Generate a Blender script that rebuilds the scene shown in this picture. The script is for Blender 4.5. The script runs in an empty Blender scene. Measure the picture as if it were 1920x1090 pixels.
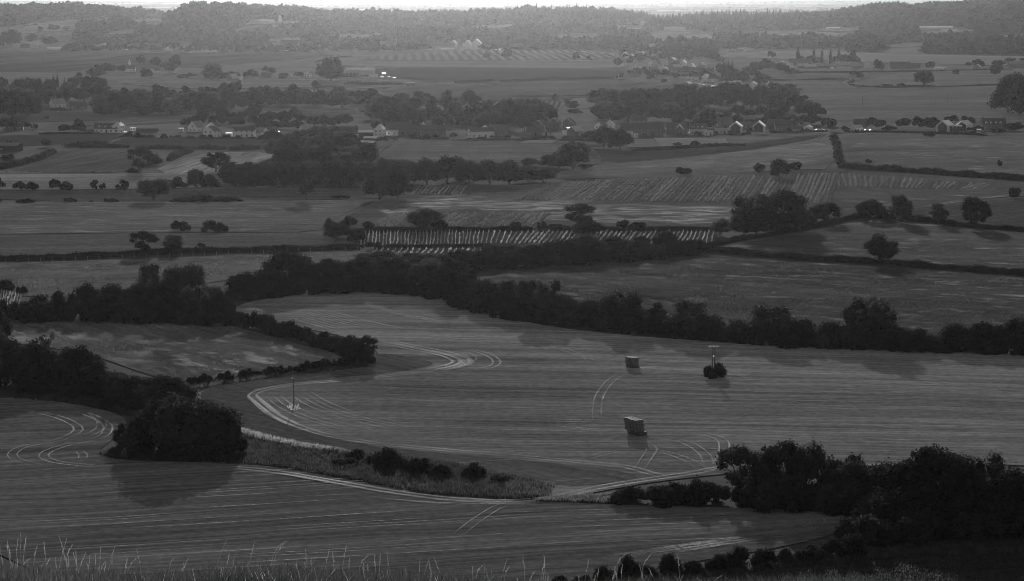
import bpy, bmesh, math, random
import numpy as np
from mathutils import Vector, Matrix
from mathutils.geometry import delaunay_2d_cdt

random.seed(7)
RNG = np.random.default_rng(11)
S = bpy.context.scene
COL = S.collection
R = math.radians

# ------------------------------------------------------------------ camera, sky, sun, exposure
CAM_Z, FPX = 97.5, 4533.0
PITCH = math.atan(557.0 / FPX)
cd = bpy.data.cameras.new('camera')
cam = bpy.data.objects.new('camera', cd)
COL.objects.link(cam)
cam.location = (0, 0, CAM_Z)
cam.rotation_euler = (math.pi / 2 - PITCH, 0, 0)
cd.sensor_width = 36.0
cd.lens = FPX / 1920 * 36
cd.clip_start, cd.clip_end = 1.0, 120000.0
S.camera = cam

SUN_EL, SUN_AZ = R(13.0), R(-1.4)
w = bpy.data.worlds.new('World')
S.world = w
w.use_nodes = True
nt = w.node_tree
nt.nodes.clear()
sky = nt.nodes.new('ShaderNodeTexSky')
sky.sky_type = 'NISHITA'
sky.sun_disc = False
sky.sun_elevation = SUN_EL
sky.sun_rotation = SUN_AZ
sky.air_density, sky.dust_density = 1.0, 1.5
bw = nt.nodes.new('ShaderNodeRGBToBW')          # black-and-white photograph: neutral daylight
bg = nt.nodes.new('ShaderNodeBackground')
bg.inputs['Strength'].default_value = 0.05
wo = nt.nodes.new('ShaderNodeOutputWorld')
nt.links.new(sky.outputs[0], bw.inputs[0])
nt.links.new(bw.outputs[0], bg.inputs['Color'])
nt.links.new(bg.outputs[0], wo.inputs['Surface'])

sl = bpy.data.lights.new('sun', 'SUN')
sl.energy, sl.angle = 5.0, R(0.6)
so = bpy.data.objects.new('sun', sl)
COL.objects.link(so)
sd = Vector((math.sin(SUN_AZ) * math.cos(SUN_EL), math.cos(SUN_AZ) * math.cos(SUN_EL), math.sin(SUN_EL)))
so.rotation_euler = sd.to_track_quat('Z', 'Y').to_euler()
so.location = (0, 0, 300)

S.view_settings.view_transform = 'Standard'
S.view_settings.look = 'None'
S.view_settings.exposure = 0.52
S.view_settings.gamma = 1.0
S.view_settings.use_curve_mapping = False
S.render.engine = 'CYCLES'
S.cycles.use_denoising = True
try:
    S.cycles.denoiser = 'OPENIMAGEDENOISE'
except Exception:
    pass
S.cycles.max_bounces = 5
S.cycles.diffuse_bounces = 2
S.cycles.volume_bounces = 0
S.cycles.transparent_max_bounces = 12
S.cycles.filter_width = 1.0

# ------------------------------------------------------------------ terrain
HILL_Y = np.array([-5000, -60, -30, 0, 20, 36, 44, 120, 220, 300, 340, 385, 1e6])
HILL_Z = np.array([97.2, 97.2, 96.8, 95.9, 92.7, 88.75, 86.2, 60, 27, 8, 2.2, 0, 0])
# crest of the wooded ridge: ground line in picture columns
CR_U = np.array([-900, 0, 150, 270, 300, 335, 350, 480, 560, 640, 760, 900, 1000, 1120, 1200, 1290, 1480, 1560, 1640, 1760, 1920, 2900])
CR_V = np.array([23, 21, 19, 31, 37, 37, 20, 23, 28, 34, 37, 34, 28, 29, 41, 41, 39, 35, 21, 18, 11, 11])

def smooth(t):
    t = np.clip(t, 0, 1)
    return t * t * (3 - 2 * t)

def terrain(x, y):
    x = np.asarray(x, float); y = np.asarray(y, float)
    z = np.interp(y, HILL_Y, HILL_Z)
    led = smooth((70 - y) / 60) * smooth((y + 5) / 30)
    z = z - led * (0.30 + 0.026 * (x + 8) + 0.10 * np.sin(x * 0.9 + 1) + 0.05 * np.sin(x * 2.3) - 0.18 * np.exp(-((x + 7.5) / 0.8) ** 2))
    m = smooth((y - 340) / 200) * smooth((20000 - y) / 5000)
    z = z + m * (0.55 * np.sin(x / 61 + y / 93 + 0.6) + 0.5 * np.sin(y / 74 - x / 140 + 1.1) + 0.45 * np.sin(x / 103 - y / 55 + 2.0))
    yy = np.maximum(y, 1.0)
    u = 960 + x / yy * FPX
    crest = CAM_Z - (np.interp(u, CR_U, CR_V) + 12) * 6600 / FPX
    prof = np.where(y < 6600, smooth((y - 4700) / 1900), smooth((9400 - y) / 2800))
    z = z + crest * prof
    # wooded knoll in front of the ridge, and a lower one beyond the village
    z = z + 34 * np.exp(-(((x + 700) / 175) ** 2) - ((y - 5450) / 480) ** 2)
    z = z + 26 * np.exp(-(((x - 1250) / 330) ** 2) - ((y - 5300) / 480) ** 2)
    # far escarpment on the horizon
    z = z + smooth((y - 20000) / 9000) * (14 + 9 * np.sin(x / 2600) + 6 * np.sin(x / 900 + 1)) * smooth((45000 - y) / 9000)
    return z

CP, SP = math.cos(PITCH), math.sin(PITCH)
TS = np.concatenate([np.geomspace(325, 6000, 900), np.geomspace(6010, 58000, 500)])

def at(px, py):
    """picture point -> ground point"""
    a, b = (px - 960) / FPX, -(py - 545) / FPX
    d = np.array([a, CP + b * SP, -SP + b * CP])
    d = d / d[1]
    X, Z = d[0] * TS, CAM_Z + d[2] * TS
    g = Z - terrain(X, TS)
    k = np.argmax(g < 0)
    if not (g < 0).any():
        k = len(TS) - 1
    if k > 0:
        t = TS[k - 1] + (TS[k] - TS[k - 1]) * g[k - 1] / (g[k - 1] - g[k] + 1e-9)
    else:
        t = TS[0]
    x, y = d[0] * t, t
    return Vector((x, y, float(terrain(x, y))))

def project(x, y, z):
    dz = z - CAM_Z
    f = y * CP - dz * SP
    uy = y * SP + dz * CP
    return 960 + FPX * x / f, 545 - FPX * uy / f

def mpp(p):                 # metres per picture pixel at a ground point
    return math.hypot(p.x, p.y) / FPX

# ------------------------------------------------------------------ helpers
def tag(o, label=None, cat=None, group=None, kind=None):
    if label: o['label'] = label
    if cat: o['category'] = cat
    if group: o['group'] = group
    if kind: o['kind'] = kind
    return o

def me_obj(name, V, F, mat, parent=None, smooth_f=False):
    me = bpy.data.meshes.new(name)
    V = np.asarray(V, dtype=np.float32).reshape(-1, 3)
    if isinstance(F, np.ndarray):
        k = F.shape[1]
        me.vertices.add(len(V)); me.vertices.foreach_set('co', V.ravel())
        me.loops.add(F.size); me.loops.foreach_set('vertex_index', F.astype(np.int32).ravel())
        me.polygons.add(len(F))
        me.polygons.foreach_set('loop_start', np.arange(0, F.size, k, dtype=np.int32))
        me.polygons.foreach_set('loop_total', np.full(len(F), k, dtype=np.int32))
        me.update(calc_edges=True)
    else:
        me.from_pydata([tuple(v) for v in V], [], F); me.update()
    if mat: me.materials.append(mat)
    if smooth_f:
        me.polygons.foreach_set('use_smooth', np.ones(len(me.polygons), dtype=bool))
    o = bpy.data.objects.new(name, me)
    COL.objects.link(o)
    if parent: o.parent = parent
    return o

def empty(name, loc, rz=0):
    o = bpy.data.objects.new(name, None)
    COL.objects.link(o)
    o.location = loc
    o.rotation_euler = (0, 0, rz)
    o.empty_display_size = 1
    return o

def inst(name, mesh, parent=None, loc=(0, 0, 0), rot=(0, 0, 0), sc=(1, 1, 1)):
    o = bpy.data.objects.new(name, mesh)
    COL.objects.link(o)
    o.location, o.rotation_euler, o.scale = loc, rot, sc
    if parent: o.parent = parent
    return o

class MB:
    """collects simple solids into one mesh"""
    def __init__(s): s.V, s.F = [], []
    def box(s, x0, x1, y0, y1, z0, z1):
        n = len(s.V)
        s.V += [(x0, y0, z0), (x1, y0, z0), (x1, y1, z0), (x0, y1, z0), (x0, y0, z1), (x1, y0, z1), (x1, y1, z1), (x0, y1, z1)]
        s.F += [tuple(n + i for i in f) for f in ((0, 3, 2, 1), (4, 5, 6, 7), (0, 1, 5, 4), (1, 2, 6, 5), (2, 3, 7, 6), (3, 0, 4, 7))]
        return s
    def poly(s, pts, faces):
        n = len(s.V); s.V += pts; s.F += [tuple(n + i for i in f) for f in faces]
        return s
    def tube(s, pts, rad, k=6):
        n = len(s.V); m = len(pts)
        for i, p in enumerate(pts):
            p = Vector(p)
            d = (Vector(pts[min(i + 1, m - 1)]) - Vector(pts[max(i - 1, 0)])).normalized()
            a = d.orthogonal().normalized(); b = d.cross(a)
            for j in range(k):
                q = p + (a * math.cos(j * 2 * math.pi / k) + b * math.sin(j * 2 * math.pi / k)) * rad[i]
                s.V.append(tuple(q))
        for i in range(m - 1):
            for j in range(k):
                j2 = (j + 1) % k
                s.F.append((n + i * k + j, n + i * k + j2, n + (i + 1) * k + j2, n + (i + 1) * k + j))
        s.F.append(tuple(n + (m - 1) * k + j for j in range(k)))
        s.F.append(tuple(n + k - 1 - j for j in range(k)))
        return s
    def mesh(s, name, mat):
        me = bpy.data.meshes.new(name); me.from_pydata(s.V, [], s.F); me.update()
        if mat: me.materials.append(mat)
        return me
    def build(s, name, mat, parent=None, loc=(0, 0, 0), rot=(0, 0, 0)):
        return inst(name, s.mesh(name, mat), parent, loc, rot)

def ordn(n):
    if 10 <= n % 100 <= 20: return f'{n}th'
    return f'{n}' + {1: 'st', 2: 'nd', 3: 'rd'}.get(n % 10, 'th')

# ------------------------------------------------------------------ materials (greys: the photograph is black and white)
def mat_new(name):
    m = bpy.data.materials.new(name); m.use_nodes = True
    m.node_tree.nodes.clear()
    return m, m.node_tree.nodes, m.node_tree.links

def N(nodes, t, **kw):
    n = nodes.new(t)
    for k, v in kw.items(): setattr(n, k, v)
    return n

def g3(v): return (v, v, v, 1)

def noise_node(n, l, vec, scale, detail=4, rough=0.6):
    t = N(n, 'ShaderNodeTexNoise')
    t.inputs['Scale'].default_value = scale
    t.inputs['Detail'].default_value = detail
    t.inputs['Roughness'].default_value = rough
    l.new(vec, t.inputs['Vector'])
    return t.outputs[0]

def ramp(n, l, fac, stops):
    r = N(n, 'ShaderNodeValToRGB')
    el = r.color_ramp.elements
    while len(el) < len(stops): el.new(0.5)
    for e, (p, v) in zip(el, stops):
        e.position = p; e.color = g3(v)
    l.new(fac, r.inputs[0])
    return r.outputs[0]

def math_n(n, l, op, a, b=None):
    m = N(n, 'ShaderNodeMath', operation=op)
    for i, v in enumerate((a, b)):
        if v is None: continue
        if isinstance(v, (int, float)): m.inputs[i].default_value = v
        else: l.new(v, m.inputs[i])
    return m.outputs[0]

def field_mat(name, base, ang=0.0, line=0.35, patch=0.35, lw=0.45, ls=0.012, fleck=0.0, psize=0.012, bump=0.0, stripe=None, pstretch=2.5):
    """a field: drill or mowing lines along ang, patches of growth, flecks of pale dry growth"""
    m, n, l = mat_new(name)
    geo = N(n, 'ShaderNodeNewGeometry')
    rot = N(n, 'ShaderNodeVectorRotate', rotation_type='Z_AXIS')
    rot.inputs['Angle'].default_value = -ang
    l.new(geo.outputs['Position'], rot.inputs['Vector'])
    wv_ = noise_node(n, l, geo.outputs['Position'], 0.018, 2, 0.5)
    wy = math_n(n, l, 'MULTIPLY', math_n(n, l, 'SUBTRACT', wv_, 0.5), 9.0)
    cx = N(n, 'ShaderNodeCombineXYZ'); l.new(wy, cx.inputs[1])
    va = N(n, 'ShaderNodeVectorMath', operation='ADD'); l.new(rot.outputs[0], va.inputs[0]); l.new(cx.outputs[0], va.inputs[1])
    mp = N(n, 'ShaderNodeMapping'); mp.inputs['Scale'].default_value = (ls, lw, lw)
    l.new(va.outputs[0], mp.inputs['Vector'])
    mp9 = N(n, 'ShaderNodeMapping'); mp9.inputs['Scale'].default_value = (ls * 0.25, lw * 0.16, lw * 0.16)
    l.new(va.outputs[0], mp9.inputs['Vector'])
    sw = noise_node(n, l, mp9.outputs[0], 1.0, 3, 0.55)
    sw = ramp(n, l, sw, [(0.3, 1 - line * 0.55), (0.7, 1 + line * 0.55)])
    a = noise_node(n, l, mp.outputs[0], 1.0, 5, 0.65)
    a = ramp(n, l, a, [(0.3, 1 - line), (0.7, 1 + line)])
    mp2 = N(n, 'ShaderNodeMapping'); mp2.inputs['Scale'].default_value = (psize / pstretch, psize, psize)
    l.new(rot.outputs[0], mp2.inputs['Vector'])
    b = noise_node(n, l, mp2.outputs[0], 1.0, 7, 0.65)
    b = ramp(n, l, b, [(0.28, 1 - patch), (0.72, 1 + patch)])
    v = math_n(n, l, 'MULTIPLY', math_n(n, l, 'MULTIPLY', a, sw), b)
    c = noise_node(n, l, geo.outputs['Position'], 0.45, 6, 0.75)
    c = ramp(n, l, c, [(0.28, 0.62), (0.72, 1.38)])
    v = math_n(n, l, 'MULTIPLY', v, c)
    if fleck:
        mp3 = N(n, 'ShaderNodeMapping'); mp3.inputs['Scale'].default_value = (0.06, 0.22, 0.2)
        l.new(rot.outputs[0], mp3.inputs['Vector'])
        f = noise_node(n, l, mp3.outputs[0], 1.0, 6, 0.7)
        f = ramp(n, l, f, [(0.54, 0.0), (0.68, fleck)])
        v = math_n(n, l, 'ADD', v, f)
    if stripe:
        sx = N(n, 'ShaderNodeSeparateXYZ'); l.new(rot.outputs[0], sx.inputs[0])
        wv = math_n(n, l, 'MULTIPLY', sx.outputs[1], 2 * math.pi / stripe)
        wv = math_n(n, l, 'SINE', wv)
        wv = ramp(n, l, math_n(n, l, 'ADD', math_n(n, l, 'MULTIPLY', wv, 0.5), 0.5), [(0.3, 0.6), (0.7, 1.35)])
        v = math_n(n, l, 'MULTIPLY', v, wv)
    v = math_n(n, l, 'MULTIPLY', v, base)
    p = N(n, 'ShaderNodeBsdfDiffuse'); p.inputs['Roughness'].default_value = 0.8
    l.new(v, p.inputs['Color'])
    if bump:
        bp = N(n, 'ShaderNodeBump'); bp.inputs['Strength'].default_value = bump; bp.inputs['Distance'].default_value = 1.0
        l.new(c, bp.inputs['Height'])
        l.new(bp.outputs[0], p.inputs['Normal'])
    o = N(n, 'ShaderNodeOutputMaterial'); l.new(p.outputs[0], o.inputs['Surface'])
    return m

def leaf_mat(name, base, trans=0.35, var=0.5):
    m, n, l = mat_new(name)
    geo = N(n, 'ShaderNodeNewGeometry'); oi = N(n, 'ShaderNodeObjectInfo')
    c = noise_node(n, l, geo.outputs['Position'], 0.35, 4, 0.7)
    c = ramp(n, l, c, [(0.3, 1 - var), (0.7, 1 + var)])
    rr = math_n(n, l, 'ADD', math_n(n, l, 'MULTIPLY', oi.outputs['Random'], 0.8), 0.6)
    v = math_n(n, l, 'MULTIPLY', math_n(n, l, 'MULTIPLY', c, rr), base)
    d = N(n, 'ShaderNodeBsdfDiffuse'); t = N(n, 'ShaderNodeBsdfTranslucent')
    l.new(v, d.inputs['Color']); l.new(v, t.inputs['Color'])
    mx = N(n, 'ShaderNodeMixShader'); mx.inputs[0].default_value = trans
    l.new(d.outputs[0], mx.inputs[1]); l.new(t.outputs[0], mx.inputs[2])
    o = N(n, 'ShaderNodeOutputMaterial'); l.new(mx.outputs[0], o.inputs['Surface'])
    return m

def solid_mat(name, base, rough=0.7, metal=0.0, var=0.15, scale=1.5, spec=0.3):
    m, n, l = mat_new(name)
    tc = N(n, 'ShaderNodeTexCoord')
    c = noise_node(n, l, tc.outputs['Object'], scale, 5, 0.65)
    c = ramp(n, l, c, [(0.3, base * (1 - var)), (0.7, base * (1 + var))])
    p = N(n, 'ShaderNodeBsdfPrincipled')
    l.new(c, p.inputs['Base Color'])
    p.inputs['Roughness'].default_value = rough
    p.inputs['Metallic'].default_value = metal
    p.inputs['Specular IOR Level'].default_value = spec
    o = N(n, 'ShaderNodeOutputMaterial'); l.new(p.outputs[0], o.inputs['Surface'])
    return m

def streak_mat(name, base, ang, thr):
    m, n, l = mat_new(name)
    geo = N(n, 'ShaderNodeNewGeometry')
    rot = N(n, 'ShaderNodeVectorRotate', rotation_type='Z_AXIS'); rot.inputs['Angle'].default_value = -ang
    l.new(geo.outputs['Position'], rot.inputs['Vector'])
    mp = N(n, 'ShaderNodeMapping'); mp.inputs['Scale'].default_value = (0.07, 0.16, 0.16)
    l.new(rot.outputs[0], mp.inputs['Vector'])
    f = ramp(n, l, noise_node(n, l, mp.outputs[0], 1.0, 7, 0.72), [(thr, 0.0), (thr + 0.13, 0.85)])
    f = math_n(n, l, 'MULTIPLY', f, ramp(n, l, noise_node(n, l, geo.outputs['Position'], 0.022, 3, 0.6), [(0.36, 0.0), (0.56, 1.0)]))
    d = N(n, 'ShaderNodeBsdfDiffuse'); d.inputs['Color'].default_value = g3(base)
    t = N(n, 'ShaderNodeBsdfTransparent')
    mx = N(n, 'ShaderNodeMixShader'); l.new(f, mx.inputs[0]); l.new(t.outputs[0], mx.inputs[1]); l.new(d.outputs[0], mx.inputs[2])
    o = N(n, 'ShaderNodeOutputMaterial'); l.new(mx.outputs[0], o.inputs['Surface'])
    return m
def track_mat(name, base, cover=0.5, scale=0.8):
    """loose straw in wheel marks: straw where the noise is high, the field showing through elsewhere"""
    m, n, l = mat_new(name)
    geo = N(n, 'ShaderNodeNewGeometry')
    c = noise_node(n, l, geo.outputs['Position'], scale, 5, 0.75)
    f = ramp(n, l, c, [(0.5 - 0.35 * cover, 0.0), (0.78 - 0.3 * cover, 1.0)])
    c2 = noise_node(n, l, geo.outputs['Position'], 0.06, 3, 0.6)
    f2 = ramp(n, l, c2, [(0.35, 0.12), (0.62, 0.95)])
    f = math_n(n, l, 'MULTIPLY', f, f2)
    at_ = N(n, 'ShaderNodeAttribute'); at_.attribute_name = 'soft'
    f = math_n(n, l, 'MULTIPLY', f, ramp(n, l, at_.outputs['Fac'], [(0.0, 0.0), (0.6, 1.0)]))
    m['soft'] = 1
    d = N(n, 'ShaderNodeBsdfDiffuse'); d.inputs['Color'].default_value = g3(base)
    t = N(n, 'ShaderNodeBsdfTransparent')
    mx = N(n, 'ShaderNodeMixShader'); l.new(f, mx.inputs[0])
    l.new(t.outputs[0], mx.inputs[1]); l.new(d.outputs[0], mx.inputs[2])
    o = N(n, 'ShaderNodeOutputMaterial'); l.new(mx.outputs[0], o.inputs['Surface'])
    return m

M_LEAF = leaf_mat('foliage_dark', 0.036, 0.26)
M_LEAF2 = leaf_mat('foliage_mid', 0.07, 0.42)
M_LEAF3 = leaf_mat('foliage_pale', 0.075, 0.42)
M_HEDGE = leaf_mat('foliage_hedge', 0.045)
M_FAR = leaf_mat('foliage_far', 0.036, 0.2, 0.3)
M_VINE = leaf_mat('foliage_vine', 0.10, 0.45)
M_GRASS = leaf_mat('grass_blades', 0.09, 0.5, 0.7)
M_SCRUB = leaf_mat('scrub_grass', 0.055, 0.4, 0.7)
M_HILL = leaf_mat('hillside_blades', 0.065, 0.4, 0.7)
M_DRY = leaf_mat('grass_dry', 0.34, 0.5, 0.5)
M_ROUGH = leaf_mat('grass_rough', 0.10, 0.45, 0.6)
M_NET = leaf_mat('vine_netting', 0.75, 0.5, 0.45)
M_BARK = solid_mat('bark', 0.09, 0.9)
M_WOOD = solid_mat('weathered_timber', 0.10, 0.85)
M_WHITE = solid_mat('white_render', 0.88, 0.6, 0, 0.06)
M_CREAM = solid_mat('cream_render', 0.6, 0.7, 0, 0.08)
M_BRICK = solid_mat('brickwork', 0.17, 0.85, 0, 0.25, 3)
M_TILE = solid_mat('clay_tile', 0.10, 0.75, 0, 0.25, 2)
M_SLATE = solid_mat('slate', 0.14, 0.45, 0, 0.2, 2, 0.5)
M_SHEET = solid_mat('metal_sheet_roof', 0.8, 0.42, 0.7, 0.08, 0.5)
M_PALE_ROOF = solid_mat('pale_roof', 0.42, 0.42, 0.3, 0.12, 1, 0.6)
M_GLASS = solid_mat('window_glass', 0.03, 0.15, 0, 0.1, 1, 0.6)
M_FRAME = solid_mat('white_frame', 0.8, 0.5, 0, 0.03)
M_STONE = solid_mat('stone', 0.3, 0.8, 0, 0.2)
M_DARKWOOD = solid_mat('dark_boards', 0.05, 0.8)
M_BALE = solid_mat('straw_bale', 0.10, 0.95, 0, 0.35, 3.0)
M_CARW = solid_mat('car_paint_white', 0.8, 0.2, 0, 0.02, 1, 0.6)
M_CARD = solid_mat('car_paint_dark', 0.08, 0.2, 0, 0.02, 1, 0.6)
M_TYRE = solid_mat('tyre', 0.03, 0.9)
M_CERAM = solid_mat('ceramic', 0.85, 0.15, 0, 0.03, 1, 0.7)
M_TRACK = track_mat('straw_track', 0.50, 0.55, 1.3)
M_TRACK2 = track_mat('faint_straw_track', 0.48, 0.42, 1.1)
M_ROAD = field_mat('pale_lane', 0.30, 0, 0.2, 0.3)

# ------------------------------------------------------------------ ground
def build_ground():
    ys = np.concatenate([np.linspace(-300, -10, 12), np.linspace(-5, 60, 66), np.linspace(66, 380, 40), np.geomspace(388, 60500, 330)])
    ts = np.linspace(-1, 1, 181)
    ts = np.sign(ts) * np.abs(ts) ** 1.25
    Y, T = np.meshgrid(ys, ts, indexing='ij')
    X = T * (300 + 0.5 * np.maximum(Y, 0))
    Z = terrain(X, Y)
    V = np.stack([X, Y, Z], -1).reshape(-1, 3)
    nr, nc = Y.shape
    i = np.arange(nr - 1)[:, None] * nc + np.arange(nc - 1)[None]
    F = np.stack([i, i + 1, i + nc + 1, i + nc], -1).reshape(-1, 4)
    m, n, l = mat_new('meadow_ground')
    geo = N(n, 'ShaderNodeNewGeometry')
    a = noise_node(n, l, geo.outputs['Position'], 0.02, 6, 0.65)
    a = ramp(n, l, a, [(0.3, 0.06), (0.7, 0.12)])  # base tone lowered to include the shade under trees
    # distant plain: patchwork of fields by voronoi cells
    mp = N(n, 'ShaderNodeMapping'); mp.inputs['Scale'].default_value = (0.0022, 0.0012, 0)
    l.new(geo.outputs['Position'], mp.inputs['Vector'])
    vo = N(n, 'ShaderNodeTexVoronoi'); vo.inputs['Scale'].default_value = 1.0
    l.new(mp.outputs[0], vo.inputs['Vector'])
    sx = N(n, 'ShaderNodeSeparateXYZ'); l.new(vo.outputs['Color'], sx.inputs[0])
    far = ramp(n, l, sx.outputs[0], [(0.0, 0.05), (0.6, 0.09), (0.95, 0.18)])
    ps = N(n, 'ShaderNodeSeparateXYZ'); l.new(geo.outputs['Position'], ps.inputs[0])
    f = math_n(n, l, 'GREATER_THAN', ps.outputs[1], 9200.0)
    mx = N(n, 'ShaderNodeMix', data_type='RGBA')
    l.new(f, mx.inputs[0]); l.new(a, mx.inputs[6]); l.new(far, mx.inputs[7])
    d = N(n, 'ShaderNodeBsdfDiffuse'); l.new(mx.outputs[2], d.inputs['Color'])
    o = N(n, 'ShaderNodeOutputMaterial'); l.new(d.outputs[0], o.inputs['Surface'])
    tag(me_obj('ground', V, F, m, smooth_f=True), kind='structure')
build_ground()

# ------------------------------------------------------------------ field sheets and tracks
def in_poly(px, py, poly):
    inside = np.zeros(np.shape(px), bool)
    j = len(poly) - 1
    for i in range(len(poly)):
        xi, yi = poly[i]; xj, yj = poly[j]
        c = ((yi > py) != (yj > py)) & (px < (xj - xi) * (py - yi) / (yj - yi + 1e-12) + xi)
        inside ^= c
        j = i
    return inside

def world_poly(pts):
    P = [at(*p) for p in pts]
    return [(p.x, p.y) for p in P]

def chaikin(P):
    out = []
    for i in range(len(P)):
        a, b = P[i], P[(i + 1) % len(P)]
        out.append((a[0] * .75 + b[0] * .25, a[1] * .75 + b[1] * .25))
        out.append((a[0] * .25 + b[0] * .75, a[1] * .25 + b[1] * .75))
    return out

def lift(y, layer=0):
    return 0.10 + 0.00012 * y + layer * (0.04 + 0.00004 * y)

FIELDS = {}
def field(name, pts, mat, layer=0, soft=True):
    P = world_poly(pts)
    if soft: P = chaikin(P)
    A = np.array(P)
    x0, y0 = A.min(0); x1, y1 = A.max(0)
    s = max(6.0, math.sqrt((x1 - x0) * (y1 - y0) / 2500))
    gx, gy = np.meshgrid(np.arange(x0, x1, s), np.arange(y0, y1, s))
    gx, gy = gx.ravel(), gy.ravel()
    k = in_poly(gx, gy, P)
    # boundary resampled so that it hugs the ground
    B = []
    for i in range(len(P)):
        a, b = np.array(P[i]), np.array(P[(i + 1) % len(P)])
        n = max(1, int(np.hypot(*(b - a)) / (s * 1.5)))
        for q in range(n): B.append(a + (b - a) * q / n)
    nb = len(B)
    pts2 = [Vector((float(p[0]), float(p[1]))) for p in B] + [Vector((float(a), float(b))) for a, b in zip(gx[k], gy[k])]
    r = delaunay_2d_cdt(pts2, [], [list(range(nb))], 1, 1e-4)
    V = np.array([(v.x, v.y) for v in r[0]])
    Z = terrain(V[:, 0], V[:, 1]) + lift(V[:, 1], layer)
    F = [tuple(f) for f in r[2]]
    o = me_obj(name, np.column_stack([V, Z]), F, mat, smooth_f=True)
    me = o.data
    if len(me.polygons) and me.polygons[0].normal.z < 0: me.flip_normals()
    tag(o, kind='structure')
    FIELDS[name] = P
    return o

def ang_px(a, b):
    p, q = at(*a), at(*b)
    return math.atan2(q.y - p.y, q.x - p.x)

def catmull(P, step):
    P = [np.array(p, float) for p in P]
    P = [2 * P[0] - P[1]] + P + [2 * P[-1] - P[-2]]
    out = []
    for i in range(1, len(P) - 2):
        n = max(2, int(np.linalg.norm(P[i + 1] - P[i]) / step))
        for k in range(n):
            t = k / n
            out.append(0.5 * (2 * P[i] + (P[i + 1] - P[i - 1]) * t + (2 * P[i - 1] - 5 * P[i] + 4 * P[i + 1] - P[i + 2]) * t * t
                              + (3 * P[i] - P[i - 1] - 3 * P[i + 1] + P[i + 2]) * t ** 3))
    out.append(P[-2])
    return np.array(out)

def ribbon(name, pts, width, mat, pair=0.0, layer=2, offs=(0,)):
    W = world_poly(pts)
    C = catmull(W, 3.0 if W[0][1] < 1200 else 15.0)
    T = np.gradient(C, axis=0)
    T /= np.linalg.norm(T, axis=1)[:, None] + 1e-9
    Nn = np.column_stack([-T[:, 1], T[:, 0]])
    V, F, Sf = [], [], []
    wob = np.convolve(RNG.normal(0, 1, len(C) + 10), np.ones(9) / 9, 'same')[:len(C)] * min(0.5, 0.6 * width) * (1 if W[0][1] < 1200 else 0)
    C = C + Nn * wob[:, None]
    soft = mat.get('soft', 0)
    lanes = []
    for o in offs:
        lanes += [o - pair / 2, o + pair / 2] if pair else [o]
    for c in lanes:
        n = len(V)
        m = len(C)
        jit = (0.75 + 0.5 * RNG.random(m) + 0.25 * np.sin(np.arange(m) * 0.4 + c * 3)) * (1.5 if soft else 1)
        endf = np.minimum(1, np.minimum(np.arange(m), m - 1 - np.arange(m)) / (0.18 * m + 1))
        for i in range(m):
            for sgn in (-1, 0, 1):
                p = C[i] + Nn[i] * (c + sgn * width / 2 * jit[i])
                V.append((p[0], p[1], float(terrain(p[0], p[1])) + lift(p[1], layer)))
                Sf.append(endf[i] if sgn == 0 else 0.0)
        for i in range(m - 1):
            a = n + 3 * i
            F.append((a, a + 3, a + 4, a + 1)); F.append((a + 1, a + 4, a + 5, a + 2))
    o = me_obj(name, V, F, mat)
    if soft:
        o.data.attributes.new('soft', 'FLOAT', 'POINT').data.foreach_set('value', np.array(Sf, np.float32))
    if len(o.data.polygons) and o.data.polygons[0].normal.z < 0: o.data.flip_normals()
    return tag(o, kind='structure')

# near fields
A1 = ang_px((0, 1040), (640, 1000))
A2 = ang_px((1300, 745), (1900, 758))
F_BOT = [(-90, 750), (60, 746), (130, 752), (200, 770), (245, 790), (215, 822), (180, 850), (215, 864), (330, 868), (440, 868), (520, 878), (620, 895), (720, 914), (800, 929), (960, 940), (1100, 945), (1200, 950), (1350, 953), (1480, 957), (1560, 963), (1590, 970), (1575, 990), (1560, 1005), (1480, 1024), (1380, 1042), (1280, 1058), (1180, 1078), (1110, 1100), (1000, 1125), (-90, 1125)]
field('stubble_field', F_BOT, field_mat('stubble_near', 0.235, A1, 0.42, 0.36, 0.75, 0.010, 0, 0.02))
F_MAIN = [(445, 572), (520, 558), (620, 549), (720, 543), (790, 548), (830, 560), (900, 583), (960, 600), (1040, 615), (1150, 628), (1300, 640), (1450, 648), (1600, 656), (1920, 664), (2010, 668), (2010, 880), (1920, 873), (1700, 874), (1540, 880), (1400, 886), (1280, 898), (1180, 912), (1060, 935), (1000, 940), (1035, 915), (960, 893), (850, 872), (700, 854), (560, 840), (470, 817), (440, 792), (400, 762), (355, 742), (420, 724), (540, 707), (640, 694), (720, 684), (715, 672), (700, 652), (640, 630), (560, 615), (480, 600), (440, 588)]
field('stubble_field', F_MAIN, field_mat('stubble_main', 0.36, A2, 0.42, 0.36, 0.7, 0.010, 0, 0.02))
# headland grass between the stubble and the rough strip
HL_MAT = field_mat('headland', 0.20, ang_px((480, 790), (700, 845)), 0.3, 0.3, 0.5, 0.03)
field('headland', [(440, 700), (560, 690), (700, 664), (760, 668), (820, 683), (790, 692), (700, 704), (560, 716), (450, 735), (500, 775), (560, 808), (680, 836), (850, 854), (1020, 868), (1120, 880), (1200, 893), (1180, 905), (1050, 915), (960, 893), (850, 872), (700, 854), (560, 840), (470, 817), (440, 792), (400, 762), (370, 742), (400, 725)], HL_MAT, 1)
F_PAST = [(10, 605), (60, 592), (120, 586), (250, 578), (330, 582), (400, 600), (440, 614), (540, 642), (640, 666), (640, 680), (560, 690), (440, 707), (340, 720), (280, 705), (210, 680), (150, 660), (60, 650), (10, 640)]
field('rough_pasture', F_PAST, field_mat('rough_pasture', 0.24, ang_px((150, 610), (420, 690)), 0.4, 0.75, 0.3, 0.03, 0.5, 0.016, 0.4))
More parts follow.
